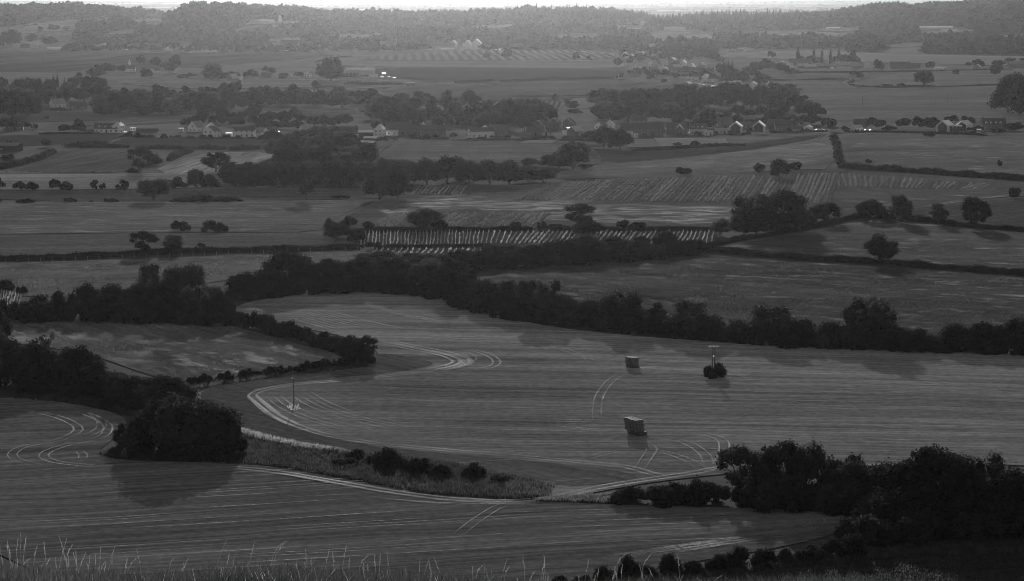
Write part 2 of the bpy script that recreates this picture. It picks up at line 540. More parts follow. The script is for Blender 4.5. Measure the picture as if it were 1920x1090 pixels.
F_HAY = [(-60, 495), (120, 491), (250, 487), (520, 478), (680, 471), (700, 480), (660, 494), (520, 515), (400, 530), (300, 540), (200, 550), (100, 560), (-60, 548)]
field('hay_meadow', F_HAY, field_mat('hay_meadow', 0.215, ang_px((100, 520), (400, 505)), 0.3, 0.5, 0.2, 0.03, 0.3, 0.025, 0.5))
field('pasture', [(-60, 379), (640, 374), (685, 385), (650, 400), (610, 418), (600, 436), (430, 437), (200, 438), (-60, 441)], field_mat('pasture_upper', 0.235, ang_px((0, 410), (500, 408)), 0.3, 0.4, 0.2, 0.02, 1.1, 0.02))
field('pasture', [(-60, 442), (200, 439), (430, 438), (600, 437), (640, 455), (560, 463), (300, 470), (0, 484), (-60, 487)], field_mat('pasture_lower', 0.215, ang_px((0, 460), (500, 452)), 0.2, 0.25, 0.2, 0.02, 0.3, 0.02))
field('meadow_strip', [(-60, 327), (200, 327), (430, 323), (520, 318), (500, 345), (400, 352), (200, 356), (-60, 357)], field_mat('meadow_strip', 0.33, ang_px((0, 340), (400, 338)), 0.3, 0.35, 0.2, 0.02, 0.5))
field('meadow_strip', [(-60, 358), (200, 357), (500, 352), (760, 356), (760, 372), (640, 374), (-60, 378)], field_mat('meadow_low', 0.15, ang_px((0, 365), (400, 363)), 0.3, 0.35, 0.2, 0.02, 0.2))
field('cut_hay_field', [(282, 325), (330, 302), (395, 286), (515, 286), (505, 302), (440, 316), (400, 330)], field_mat('cut_hay', 0.44, ang_px((290, 325), (400, 290)), 0.45, 0.2, 0.28, 0.02))
field('paddock', [(15, 323), (50, 310), (100, 290), (130, 278), (240, 277), (305, 290), (262, 305), (280, 324)], field_mat('paddock_left', 0.18, ang_px((60, 315), (200, 290)), 0.3, 0.3, 0.25, 0.02))
field('paddock', [(-60, 256), (210, 252), (330, 262), (480, 262), (520, 280), (350, 276), (120, 274), (-60, 272)], field_mat('paddock_dark', 0.10, 0, 0.15, 0.2))
field('paddock', [(695, 306), (730, 274), (760, 263), (920, 265), (1080, 263), (1115, 280), (1130, 300), (1120, 312), (1040, 302), (880, 310), (780, 306)], field_mat('paddock_middle', 0.21, ang_px((760, 290), (1000, 288)), 0.2, 0.4, 0.15, 0.02, 0.5))
field('paddock', [(1100, 282), (1190, 283), (1400, 272), (1548, 250), (1545, 256), (1450, 276), (1300, 293), (1110, 309)], field_mat('paddock_upper', 0.11, ang_px((1150, 300), (1400, 275)), 0.25, 0.3, 0.15, 0.02, 0.1))
field('hay_field', [(1105, 311), (1300, 295), (1450, 278), (1548, 258), (1562, 264), (1568, 318), (1480, 319), (1300, 328), (1180, 333), (1045, 338), (1035, 326)], field_mat('hay_slope', 0.29, ang_px((1150, 320), (1450, 300)), 0.25, 0.25, 0.2, 0.03, 0.2))
field('hay_field', [(1575, 254), (1640, 248), (1760, 255), (2010, 246), (2010, 342), (1900, 330), (1750, 320), (1600, 312), (1582, 300)], field_mat('hay_right', 0.235, ang_px((1600, 290), (1900, 282)), 0.3, 0.35, 0.15, 0.025, 0.2))
F_VINE = [(700, 380), (770, 352), (860, 344), (960, 350), (1060, 340), (1200, 332), (1400, 322), (1560, 319), (1750, 328), (2010, 350), (2010, 362), (1800, 375), (1620, 405), (1500, 425), (1340, 432), (900, 432), (700, 430), (620, 425), (660, 400)]
field('vineyard_ground', F_VINE, field_mat('vineyard_ground', 0.19, ang_px((900, 400), (1300, 400)), 0.25, 0.3, 0.2, 0.03, 0.25, bump=0.4))
AB = ang_px((900, 390), (1300, 397))
field('dry_growth', [(700, 392), (780, 372), (860, 364), (960, 376), (1130, 378), (1380, 386), (1420, 408), (1300, 424), (1100, 418), (950, 408), (850, 404), (740, 408)], streak_mat('dry_growth', 0.40, AB, 0.46), 1)
field('dry_growth', [(780, 398), (900, 368), (1120, 350), (1400, 332), (1620, 330), (1900, 350), (1800, 372), (1600, 400), (1380, 424), (1000, 426)], streak_mat('dry_growth_sparse', 0.36, AB, 0.55), 2)
field('dry_growth', F_PAST, streak_mat('dry_growth_rough', 0.34, ang_px((150, 610), (420, 690)), 0.50), 1)
field('dry_growth', F_HAY, streak_mat('dry_growth_meadow', 0.34, ang_px((100, 520), (400, 505)), 0.53), 1)
field('dry_growth', [(-60, 384), (300, 380), (640, 378), (600, 425), (300, 434), (-60, 437)], streak_mat('dry_growth_pasture', 0.38, AB, 0.56), 1)
field('dry_growth', [(1600, 260), (2010, 256), (2010, 330), (1800, 322), (1600, 304)], streak_mat('dry_growth_hay', 0.36, ang_px((1600, 290), (1900, 282)), 0.53), 1)
field('dry_growth', [(710, 300), (760, 268), (1080, 268), (1110, 300), (900, 306)], streak_mat('dry_growth_paddock', 0.36, AB, 0.53), 1)
field('dry_growth', [(1130, 318), (1300, 298), (1450, 281), (1545, 264), (1560, 312), (1300, 324)], streak_mat('dry_growth_slope', 0.40, AB, 0.52), 1)
field('vineyard_ground', [(670, 436), (1000, 435), (1345, 434), (1345, 456), (1240, 470), (1000, 476), (800, 474), (690, 466)], field_mat('vineyard_soil', 0.11, 0, 0.2, 0.3))
F_RIGHT = [(1330, 472), (1380, 455), (1480, 440), (1600, 421), (1700, 419), (1800, 427), (2010, 444), (2010, 518), (1900, 509), (1700, 493), (1500, 478), (1390, 467)]
field('crop_field', F_RIGHT, field_mat('crop_right', 0.18, ang_px((1450, 470), (1900, 470)), 0.35, 0.65, 0.2, 0.02, 0.3, 0.02, 0.5))
field('pasture', [(1640, 404), (1800, 378), (2010, 364), (2010, 438), (1800, 420), (1720, 412)], field_mat('pasture_right', 0.17, ang_px((1700, 400), (1900, 380)), 0.3, 0.3, 0.25, 0.03))
F_CROP = [(900, 530), (960, 506), (1000, 498), (1100, 486), (1280, 470), (1330, 479), (1400, 487), (1600, 499), (2010, 524), (2010, 657), (1800, 652), (1600, 645), (1450, 637), (1300, 629), (1150, 617), (1040, 603), (960, 588), (900, 570)]
field('crop_field', F_CROP, field_mat('crop_rough', 0.13, ang_px((1100, 520), (1800, 560)), 0.4, 0.55, 0.3, 0.02, 0.25, 0.03, 0.6))
field('dry_growth', F_CROP, streak_mat('dry_growth_crop', 0.24, ang_px((1100, 520), (1800, 560)), 0.52), 1)
field('dry_growth', F_RIGHT, streak_mat('dry_growth_crop_upper', 0.32, ang_px((1450, 470), (1900, 470)), 0.52), 1)
field('shade_toned_pasture', [(1090, 1130), (1180, 1090), (1300, 1074), (1450, 1062), (1600, 1050), (1760, 1035), (2030, 1022), (2030, 1150), (1090, 1150)], field_mat('shade_toned_pasture', 0.055, ang_px((1400, 1075), (1900, 1045)), 0.3, 0.4, 0.4, 0.03, 0.2, 0.05, 0.5))  # shade over this grass is put into the dark base colour
# far fields
field('pasture', [(1495, 160), (1590, 154), (1620, 167), (1760, 164), (2010, 156), (2010, 246), (1550, 246), (1545, 215), (1490, 175)], field_mat('pasture_far', 0.25, 0, 0.2, 0.25, 0.1, 0.03, 0.8))
field('pasture', [(1612, 160), (1650, 140), (1800, 131), (2010, 131), (2010, 156), (1760, 163), (1640, 164)], field_mat('pasture_far_top', 0.27, 0, 0.15, 0.2, 0.1, 0.03, 0.2))
field('pasture', [(1440, 140), (1600, 138), (1640, 142), (1600, 152), (1450, 152)], field_mat('pasture_lane', 0.22, 0, 0.15, 0.2))
field('pasture', [(1335, 108), (1380, 98), (1620, 98), (1740, 104), (2010, 108), (2010, 124), (1750, 120), (1640, 118), (1500, 112)], field_mat('pasture_distant', 0.33, 0, 0.1, 0.15))
field('arable_field', [(-60, 96), (60, 94), (340, 97), (200, 110), (0, 124), (-60, 126)], field_mat('arable_left', 0.16, ang_px((0, 118), (200, 106)), 0.3, 0.15, 0.03, 0.003))
field('arable_field', [(-60, 127), (200, 111), (345, 98), (640, 98), (590, 110), (420, 122), (340, 130), (160, 134), (-60, 134)], field_mat('arable_middle', 0.115, ang_px((0, 130), (300, 112)), 0.3, 0.15, 0.03, 0.003))
field('pale_field', [(520, 121), (620, 106), (640, 104), (640, 126), (520, 126)], field_mat('arable_pale', 0.24, 0, 0.15, 0.2))
field('meadow', [(200, 152), (330, 148), (600, 148), (740, 150), (700, 160), (480, 166), (280, 166)], field_mat('meadow_far', 0.28, 0, 0.3, 0.25))
field('meadow', [(310, 128), (390, 128), (385, 138), (330, 142)], field_mat('meadow_tiny', 0.26, 0, 0.1, 0.2))
field('vineyard_far', [(640, 112), (780, 99), (900, 95), (1155, 97), (1150, 113), (900, 114)], field_mat('vineyard_stripes', 0.24, ang_px((800, 112), (795, 98)), 0.15, 0.15, 0.02, 0.003, 0, 0.004, 0, stripe=14))
field('arable_field', [(640, 114), (900, 115), (1150, 114), (1175, 124), (1160, 128), (640, 128)], field_mat('arable_light', 0.30, 0, 0.4, 0.15, 0.03, 0.003))
field('arable_field', [(640, 129), (900, 129), (1165, 129), (1195, 140), (1160, 148), (940, 152), (760, 152), (700, 140)], field_mat('arable_dark', 0.105, 0, 0.25, 0.15, 0.04, 0.003))
field('arable_field', [(700, 166), (860, 158), (960, 154), (1170, 150), (1290, 158), (1220, 178), (1060, 184), (1040, 188), (860, 190), (760, 190)], field_mat('arable_slope', 0.18, ang_px((760, 188), (960, 158)), 0.3, 0.2, 0.03, 0.003))
field('vineyard_far', [(840, 216), (850, 192), (1050, 188), (1060, 200), (1020, 220)], field_mat('vineyard_lines', 0.15, ang_px((980, 215), (1000, 190)), 0.15, 0.15, 0.02, 0.003, 0, 0.004, 0, stripe=5))
field('pale_paddock', [(1065, 186), (1115, 184), (1120, 198), (1090, 206), (1075, 200)], field_mat('paddock_pale', 0.30, 0, 0.1, 0.2))
field('meadow', [(100, 236), (180, 226), (420, 212), (690, 205), (690, 214), (420, 226), (230, 236)], field_mat('meadow_left', 0.17, ang_px((150, 232), (420, 218)), 0.3, 0.3, 0.05, 0.005, 0.4))
field('meadow', [(-60, 206), (60, 204), (200, 210), (420, 210), (340, 218), (150, 228), (60, 230), (-60, 228)], field_mat('meadow_dark', 0.13, 0, 0.2, 0.2))
field('pasture', [(1215, 84), (1250, 72), (1320, 66), (1345, 70), (1310, 80), (1240, 88)], field_mat('hill_field_pale', 0.30, 0, 0.2, 0.2), 2)
field('pasture', [(1370, 72), (1430, 66), (1490, 64), (1480, 70), (1400, 76)], field_mat('hill_field_pale2', 0.32, 0, 0.2, 0.2), 2)
field('pasture', [(1495, 72), (1500, 60), (1580, 61), (1560, 73)], field_mat('hill_field_right', 0.30, 0, 0.2, 0.2), 2)
field('pasture', [(1870, 68), (1930, 66), (2010, 68), (2010, 80), (1900, 79)], field_mat('hill_field_edge', 0.26, 0, 0.2, 0.2), 2)
field('pasture', [(30, 52), (110, 40), (215, 40), (180, 52), (130, 58), (70, 60)], field_mat('hill_field_left', 0.27, 0, 0.25, 0.2), 2)
field('pasture', [(75, 66), (150, 60), (140, 74), (120, 80), (100, 74)], field_mat('hill_field_low', 0.18, 0, 0.2, 0.2), 2)
field('pasture', [(15, 62), (20, 50), (75, 60), (60, 64)], field_mat('hill_field_side', 0.24, 0, 0.2, 0.2), 2)
field('pasture', [(440, 62), (450, 52), (490, 50), (480, 60)], field_mat('hill_field_mid', 0.16, 0, 0.2, 0.2), 2)

# wheel tracks in the straw
def tr(pts, w_=0.7, mat=M_TRACK, pair=2.0, layer=3, offs=(0,), name='wheel_track'):
    ribbon(name, pts, w_ * 0.85, mat, pair, layer, offs)
tr([(845, 686), (800, 698), (740, 706), (640, 716), (560, 722), (510, 730), (475, 742), (492, 762), (522, 785), (560, 803), (620, 820), (700, 833), (800, 843), (900, 852), (1000, 861), (1100, 870), (1170, 878), (1212, 888), (1240, 896)], 0.8)
tr([(690, 640), (730, 648), (780, 658), (830, 668), (856, 679), (846, 687), (800, 697)], 0.8, offs=(0, 3.2))
tr([(800, 646), (860, 656), (905, 664), (930, 678), (922, 690), (880, 696), (820, 700)], 0.5, M_TRACK)
tr([(860, 660), (885, 672), (880, 684)], 0.5, M_TRACK2)
tr([(662, 574), (690, 576), (760, 592), (830, 606), (880, 613)], 0.5)
tr([(700, 570), (760, 582), (840, 600)], 0.4, M_TRACK2)
for i in range(9):
    f = i / 8
    tr([(455 + 70 * f, 578 - 12 * f), (520 + 90 * f, 592 - 8 * f), (600 + 110 * f, 615 - 6 * f), (660 + 130 * f, 632 - 8 * f)], 0.6, M_TRACK2 if i % 2 else M_TRACK, 0)
for i in range(5):
    tr([(505 + i * 18, 745 - i * 3), (530 + i * 22, 765 - i * 2), (580 + i * 26, 788 - i * 2), (680 + i * 30, 815 - i * 3)], 0.45, M_TRACK2, 1.9 if i % 3 == 0 else 0)
tr([(1040, 934), (1120, 918), (1200, 904), (1280, 892), (1350, 880)], 0.9, M_TRACK, 2.2)
tr([(1350, 880), (1450, 879), (1560, 877), (1700, 872), (1900, 868)], 0.9, M_TRACK, 0)
tr([(1120, 793), (1120, 765), (1128, 738), (1150, 712), (1184, 697)], 0.4, M_TRACK2, 2.0)
tr([(1195, 886), (1212, 862), (1222, 845), (1212, 834)], 0.45, M_TRACK, 2.2)
tr([(1212, 818), (1280, 830), (1318, 852), (1332, 880)], 0.4, M_TRACK2, 2.2)
tr([(1300, 812), (1348, 824), (1358, 845), (1342, 880)], 0.45, M_TRACK, 2.2)
tr([(1080, 868), (1150, 850), (1230, 848), (1290, 866), (1320, 885)], 0.4, M_TRACK2, 2.0)
tr([(1200, 865), (1250, 860), (1300, 862), (1330, 868)], 0.4, M_TRACK2, 2.0)
tr([(970, 625), (1030, 648), (1090, 668), (1165, 688)], 0.4, M_TRACK2, 2.0)
tr([(1100, 664), (1108, 680), (1160, 688)], 0.4, M_TRACK2, 2.0)
tr([(1040, 802), (1080, 806), (1160, 812)], 0.7, M_TRACK2, 1.5)
tr([(1190, 690), (1240, 692), (1300, 700), (1390, 706), (1412, 716)], 0.5, M_TRACK2, 1.5)
tr([(1130, 688), (1200, 692), (1240, 690)], 0.8, M_TRACK2, 0)
for i in range(16):
    y = 668 + i * 13 + random.uniform(-4, 4)
    x0 = random.uniform(860, 1300); x1 = x0 + random.uniform(300, 620)
    tr([(x0, y), ((x0 + x1) / 2, y + 4), (x1, y + 10)], 0.35, M_TRACK2, 0)
M_TRACK0 = track_mat('bright_straw_track', 0.54, 0.6, 1.6)
tr([(470, 742), (492, 762), (522, 785), (560, 803), (600, 814)], 0.9, M_TRACK0, 2.0, 4)
tr([(800, 660), (830, 668), (856, 679), (846, 687), (800, 697)], 0.9, M_TRACK0, 2.0, 4, (0, 2.6))
tr([(1140, 873), (1180, 879), (1214, 889), (1240, 896)], 0.9, M_TRACK0, 2.0, 4)
tr([(840, 937), (900, 942), (960, 943), (1040, 936), (1120, 919)], 1.0, M_TRACK0, 1.8, 4)
tr([(520, 888), (620, 905), (720, 922)], 0.8, M_TRACK0, 2.0, 4)
tr([(1310, 886), (1350, 880), (1375, 879)], 1.0, M_TRACK0, 1.6, 4)
rg_ = random.Random(9)
for i in range(26):      # short turning marks
    x, y = rg_.uniform(520, 1900), rg_.uniform(690, 840)
    l_ = rg_.uniform(60, 220)
    tr([(x, y), (x + l_ * .5, y + rg_.uniform(-2, 5)), (x + l_, y + rg_.uniform(0, 8))], 0.4, M_TRACK2, rg_.choice((0, 0, 2.0)))
# front field
tr([(345, 879), (440, 880), (520, 888), (620, 905), (720, 922), (820, 935), (900, 942), (970, 943), (1040, 936)], 0.9, M_TRACK, 2.0)
tr([(440, 882), (560, 896), (700, 922), (800, 936), (880, 944), (960, 946)], 1.2, M_TRACK2, 0)
tr([(60, 752), (130, 768), (185, 788), (203, 805), (185, 824), (120, 838), (82, 854), (100, 868), (180, 877), (300, 880)], 0.42, M_TRACK, 2.0)
tr([(40, 768), (110, 785), (145, 803), (140, 815), (110, 828), (45, 840), (22, 856), (40, 868), (90, 880)], 0.38, M_TRACK, 2.0)
tr([(130, 760), (170, 775), (190, 795), (180, 812), (130, 830)], 0.4, M_TRACK2, 2.0)
tr([(120, 855), (150, 850), (155, 862), (130, 868)], 0.4, M_TRACK2, 1.8)
tr([(850, 1012), (890, 980), (930, 955), (960, 944)], 0.35, M_TRACK2, 2.0)
tr([(700, 935), (820, 945), (960, 948), (1060, 950)], 0.7, M_TRACK2, 0)
for i in range(20):
    y0 = 905 + i * 10.5 + random.uniform(-3, 3)
    xa = random.uniform(-60, 500); xb = xa + random.uniform(400, 800)
    sl_ = -0.062
    tr([(xa, y0 + sl_ * xa), ((xa + xb) / 2, y0 + sl_ * (xa + xb) / 2 + 1), (xb, y0 + sl_ * xb)], random.uniform(0.25, 0.5), M_TRACK2, 2.0 if i % 4 == 0 else 0)
for i in range(7):
    f = i / 7
    tr([(1250 - 60 * f, 962 + 8 * f), (1420 - 40 * f, 964 + 6 * f), (1520 - 50 * f, 970 + 5 * f), (1548 - 70 * f, 982 + 3 * f), (1500 - 90 * f, 1002 + 1 * f), (1360 - 110 * f, 1024 + 2 * f), (1150 - 120 * f, 1058 + 2 * f)], 0.5, M_TRACK2, 0)
for i in range(8):
    xa = 900 + i * 40; ya = 965 + i * 9
    tr([(xa, ya), (xa + 200, ya - 6), (xa + 420, ya - 12)], 0.4, M_TRACK2, 0)
# lanes and paths
ribbon('lane', [(695, 305), (705, 290), (722, 276), (745, 268)], 1.5, M_ROAD, 0, 2)
ribbon('lane', [(685, 303), (694, 288), (712, 275), (735, 267)], 0.9, M_ROAD, 0, 2)
ribbon('lane', [(1590, 152), (1583, 156), (1588, 161), (1600, 164), (1640, 166)], 5, M_ROAD, 0, 2)
ribbon('lane', [(640, 168), (760, 162), (860, 157), (960, 153)], 5, M_ROAD, 0, 2)
ribbon('farm_track', [(900, 159), (960, 166), (1030, 176), (1060, 182)], 2.5, M_ROAD, 0, 2)
ribbon('farm_track', [(1695, 393), (1760, 384), (1830, 375), (1910, 366), (2010, 358)], 1.0, M_TRACK, 2.4, 2)
ribbon('path', [(1548, 252), (1520, 264), (1450, 277), (1300, 294), (1150, 308)], 0.7, M_ROAD, 0, 2)
ribbon('path', [(-60, 440), (120, 437), (280, 434), (430, 434), (520, 430)], 1.2, M_TRACK, 0, 2)
ribbon('farm_track', [(200, 270), (225, 262), (260, 256)], 2.5, M_TRACK, 0, 2)
ribbon('farm_track', [(60, 278), (110, 274), (125, 273)], 2.5, M_TRACK, 0, 2)
ribbon('garden_lawn', [(980, 267), (1040, 267)], 26, field_mat('garden_lawn', 0.36, 0, 0.2, 0.3), 0, 2)
field('garden_lawn', [(1175, 278), (1180, 262), (1225, 262), (1240, 276)], field_mat('garden_lawn_b', 0.30, 0, 0.3, 0.3), 2, False)
field('garden_lawn', [(1240, 276), (1225, 260), (1360, 262), (1365, 270)], field_mat('garden_lawn_c', 0.38, 0, 0.3, 0.3), 2, False)
field('gravel_yard', [(345, 100), (365, 94), (405, 95), (408, 99)], field_mat('gravel_yard', 0.45, 0, 0.1, 0.1), 2, False)

# ------------------------------------------------------------------ vegetation prototypes
def ico(sub):
    bm = bmesh.new(); bmesh.ops.create_icosphere(bm, subdivisions=sub, radius=1)
    V = np.array([v.co[:] for v in bm.verts]); F = np.array([[v.index for v in f.verts] for f in bm.faces]); bm.free()
    return V, F
ICO1, ICO2 = ico(1), ico(2)

def rand_dirs(n, rng):
    d = rng.normal(size=(n, 3)); return d / np.linalg.norm(d, axis=1)[:, None]

def cards(P, Nn, size, rng):
    """quads centred at P facing roughly Nn"""
    n = len(P)
    r = rand_dirs(n, rng)
    T = np.cross(Nn, r); T /= np.linalg.norm(T, axis=1)[:, None] + 1e-9
    B = np.cross(Nn, T); B /= np.linalg.norm(B, axis=1)[:, None] + 1e-9
    s = (size * rng.uniform(0.55, 1.35, n))[:, None]
    e = rng.uniform(0.5, 1.0, n)[:, None]
    V = np.stack([P - T * s - B * s * e * .5, P + T * s * .2 - B * s * e, P + T * s + B * s * e * .4, P - T * s * .3 + B * s * e], 1).reshape(-1, 3)
    F = np.arange(4 * n).reshape(-1, 4)
    return V, F

def crown_geo(clumps, n, size, rng, core=0.70, ic=ICO1, ragged=0.12, sq=1.0):
    C = np.array([c[:3] for c in clumps]); Rr = np.array([c[3] for c in clumps])
    k = rng.choice(len(C), n, p=Rr ** 2 / (Rr ** 2).sum())
    d = rand_dirs(n, rng)
    d[:, 2] = np.where(d[:, 2] < -0.5, -d[:, 2], d[:, 2])
    rad = Rr[k] * (0.86 + rng.normal(0, ragged, n))
    P = C[k] + d * rad[:, None] * np.array([1, 1, sq])
    # drop leaves buried in other clumps
    keep = np.ones(n, bool)
    for c, r in zip(C, Rr):
        q = np.linalg.norm((P - c) / np.array([1, 1, sq]), axis=1)
        keep &= ~(q < 0.66 * r)
    P, d = P[keep], d[keep]
    Nn = d + rng.normal(0, 0.45, d.shape); Nn /= np.linalg.norm(Nn, axis=1)[:, None]
    V, F = cards(P, Nn, size, rng)
    Vs, Fs = [V], [F]
    tri = []
    off = len(V)
    for c, r in zip(C, Rr):
        q = ic[0] * (core * r * rng.uniform(0.82, 1.12, (len(ic[0]), 1))) * np.array([1, 1, sq]) + c
        Vs.append(q)
        f = ic[1] + off
        tri.append(np.column_stack([f, f[:, 2]]))
        off += len(q)
    V = np.concatenate(Vs)
    faces = [tuple(f) for f in F] + [tuple(t[:3]) for ts in tri for t in ts]
    return V, faces

def clump_crown(rng, w, z0, z1, n, rmin, rmax, shape='round', skew=0.0):
    out = []
    cz, hz = (z0 + z1) / 2, (z1 - z0) / 2
    for i in range(n):
        for _ in range(50):
            d = rand_dirs(1, rng)[0] * rng.uniform(0.35, 1.0) ** 0.5
            if shape == 'flat' and d[2] < -0.3: continue
            if shape == 'dome':
                d[2] = abs(d[2]) * 2 - 1
                f = math.sqrt(max(0.05, 1 - ((d[2] + 1) / 2) ** 2))
                d[0] *= f * 1.2; d[1] *= f * 1.2
            break
        r = rng.uniform(rmin, rmax)
        x = d[0] * (w / 2 - r * 0.8); y = d[1] * (w / 2 - r * 0.8)
        z = cz + d[2] * (hz - r * 0.75)
        out.append((x + skew * (z - z0), y, z, r))
    return out

def extent(V):
    """true width and height of a crown"""
    V = np.asarray(V)
    rad = np.hypot(V[:, 0], V[:, 1])
    return float(2 * np.percentile(rad, 96)), float(np.percentile(V[:, 2], 99.7))
PROTO = {}      # kind -> list of (dict of meshes, width, height)
def tree_proto(kind, seed, w, h, z0, ncl, rmin, rmax, nleaf, lsz, mat, shape='round', trunk=0.35, limbs=5, ragged=0.17, skew=0.0, core=0.68, sq=1.0):
    rng = np.random.default_rng(seed)
    cl = clump_crown(rng, w, z0, h, ncl, rmin, rmax, shape, skew)
    V, F = crown_geo(cl, nleaf, lsz, rng, core, ICO1, ragged, sq)
    me = bpy.data.meshes.new('crown'); me.from_pydata(V.tolist(), [], F); me.update(); me.materials.append(mat)
    b = MB()
    top = z0 + (h - z0) * 0.55
    b.tube([(0, 0, -0.4), (0.05, 0, z0 * 0.5), (0.1, 0.05, z0), (0.05, 0, top)], [trunk * 1.35, trunk, trunk * 0.85, trunk * 0.25], 7)
    for i in range(limbs):
        c = cl[int(rng.integers(len(cl)))]
        zs = z0 * rng.uniform(0.75, 1.1)
        b.tube([(0, 0, zs), (c[0] * .5, c[1] * .5, zs + (c[2] - zs) * .6), (c[0] * .9, c[1] * .9, c[2])], [trunk * .5, trunk * .3, trunk * .1], 5)
    tm = b.mesh('trunk', M_BARK)
    PROTO.setdefault(kind, []).append(({'crown': me, 'trunk': tm},) + extent(V))

for s_, m_ in ((1, M_LEAF), (2, M_LEAF), (3, M_LEAF2)):
    tree_proto('round', s_, 11, 12, 0.7, 26, 1.3, 2.5, 4200, 0.30, m_, 'round', 0.35)
for s_, m_ in ((4, M_LEAF), (5, M_LEAF2)):
    tree_proto('oak', s_, 15, 13, 0.9, 38, 1.2, 2.4, 4800, 0.30, m_, 'round', 0.5, 9, 0.18)
for s_, m_ in ((14, M_LEAF), (15, M_LEAF)):
    tree_proto('open', s_, 15, 12, 1.7, 38, 1.0, 2.1, 4800, 0.28, m_, 'round', 0.5, 9, 0.2, core=0.68)
for s_, m_ in ((6, M_LEAF), (7, M_LEAF2)):
    tree_proto('tall', s_, 8, 15, 0.8, 26, 1.0, 2.0, 3800, 0.28, m_, 'round', 0.3, 6, 0.15)
for s_, m_ in ((8, M_LEAF), (9, M_LEAF)):
    tree_proto('dense', s_, 12, 11, 0.8, 30, 1.5, 2.8, 4200, 0.30, m_, 'dome', 0.35)
tree_proto('willow', 10, 14, 14, 0.8, 34, 1.6, 2.6, 4600, 0.32, M_LEAF2, 'dome', 0.4, sq=1.25)
tree_proto('pale', 21, 10, 11, 0.6, 28, 1.0, 2.0, 3600, 0.28, M_LEAF3, 'round', 0.3, 7, 0.2, core=0.6)
tree_proto('ragged', 22, 11, 13, 0.9, 26, 0.8, 1.8, 3800, 0.28, M_LEAF, 'round', 0.4, 10, 0.22, core=0.62)
def bush_proto(kind, seed, w, h, ncl, rmin, rmax, nleaf, lsz, mat, ragged=0.18):
    rng = np.random.default_rng(seed)
    cl = clump_crown(rng, w, -0.3, h, ncl, rmin, rmax, 'dome')
    V, F = crown_geo(cl, nleaf, lsz, rng, 0.76, ICO1, ragged)
    me = bpy.data.meshes.new('bush'); me.from_pydata(V.tolist(), [], F); me.update(); me.materials.append(mat)
    PROTO.setdefault(kind, []).append(({'bush': me},) + extent(V))
for s_, m_ in ((31, M_LEAF), (32, M_LEAF), (33, M_LEAF)):
    bush_proto('bush', s_, 6, 4, 18, 0.7, 1.3, 2200, 0.19, m_)
for s_, m_ in ((34, M_LEAF), (35, M_LEAF)):
    bush_proto('wide', s_, 9, 4.2, 24, 0.7, 1.5, 2600, 0.20, m_, 0.16)
# columnar poplar and conifer
def spire_proto(kind, seed, w, h, mat, cone):
    rng = np.random.default_rng(seed); cl = []
    n = 26
    for i in range(n):
        t = i / (n - 1); z = 1.2 + t * (h - 2.0)
        if cone: rr = (w / 2) * (1 - t) ** 0.85 + 0.25
        else: rr = (w / 2) * math.sin(math.pi * min(1, 0.15 + 0.82 * t)) ** 0.6
        for k in range(3 if rr > 0.9 else 1):
            a = rng.uniform(0, 6.28)
            q = rr * 0.55 if rr > 0.9 else 0
            cl.append((q * math.cos(a), q * math.sin(a), z, max(0.35, rr * 0.55)))
    V, F = crown_geo(cl, 3200, 0.25, rng, 0.7, ICO1, 0.18, 1.3)
    me = bpy.data.meshes.new('crown'); me.from_pydata(V.tolist(), [], F); me.update(); me.materials.append(mat)
    tm = MB().tube([(0, 0, -.3), (0, 0, h * .5), (0, 0, h * .9)], [0.28, 0.18, 0.04], 6).mesh('trunk', M_BARK)
    PROTO.setdefault(kind, []).append(({'crown': me, 'trunk': tm},) + extent(V))
spire_proto('poplar', 41, 4.5, 18, M_LEAF, False)
spire_proto('poplar', 42, 5.5, 17, M_LEAF2, False)
spire_proto('conifer', 43, 7, 15, M_LEAF, True)
spire_proto('conifer', 44, 6, 16, M_LEAF, True)
# thin, half-bare tree
def bare_proto():
    rng = np.random.default_rng(50); b = MB()
    b.tube([(0, 0, -.3), (0.1, 0, 3), (-0.1, 0.1, 6)], [0.3, 0.2, 0.06], 6)
    tips = []
    for i in range(14):
        z = rng.uniform(2.0, 5.0); a = rng.uniform(0, 6.28); r = rng.uniform(1.4, 3.0)
        t = (r * math.cos(a), r * math.sin(a), z + rng.uniform(1.4, 2.8))
        b.tube([(0, 0, z), (t[0] * .5, t[1] * .5, z + 1.0), t], [0.12, 0.08, 0.03], 4); tips.append(t)
    tm = b.mesh('trunk', M_BARK)
    P = np.array(tips)[rng.integers(0, len(tips), 420)] + rng.normal(0, 0.45, (420, 3))
    V, F = cards(P, rand_dirs(420, rng), 0.22, rng)
    me = bpy.data.meshes.new('crown'); me.from_pydata(V.tolist(), [], F.tolist()); me.update(); me.materials.append(M_LEAF)
    PROTO['bare'] = [({'crown': me, 'trunk': tm}, 6, 8)]
bare_proto()

ADJ = {'round': 'round-crowned dark tree', 'oak': 'broad spreading dark tree', 'open': 'spreading tree with bare trunk showing', 'tall': 'tall narrow-crowned tree', 'dense': 'dense domed dark tree',
       'willow': 'wide drooping tree', 'pale': 'paler loose-leaved tree', 'ragged': 'ragged open-crowned tree', 'bush': 'rounded dark bush',
       'wide': 'low wide bush', 'poplar': 'slender columnar poplar', 'conifer': 'pointed dark conifer', 'bare': 'thin half-bare tree'}
PLANTS = []     # (place, kind, x, y, w_px, h_px)
def P(place, kind, *items):
    for it in items: PLANTS.append((place, kind) + tuple(it))

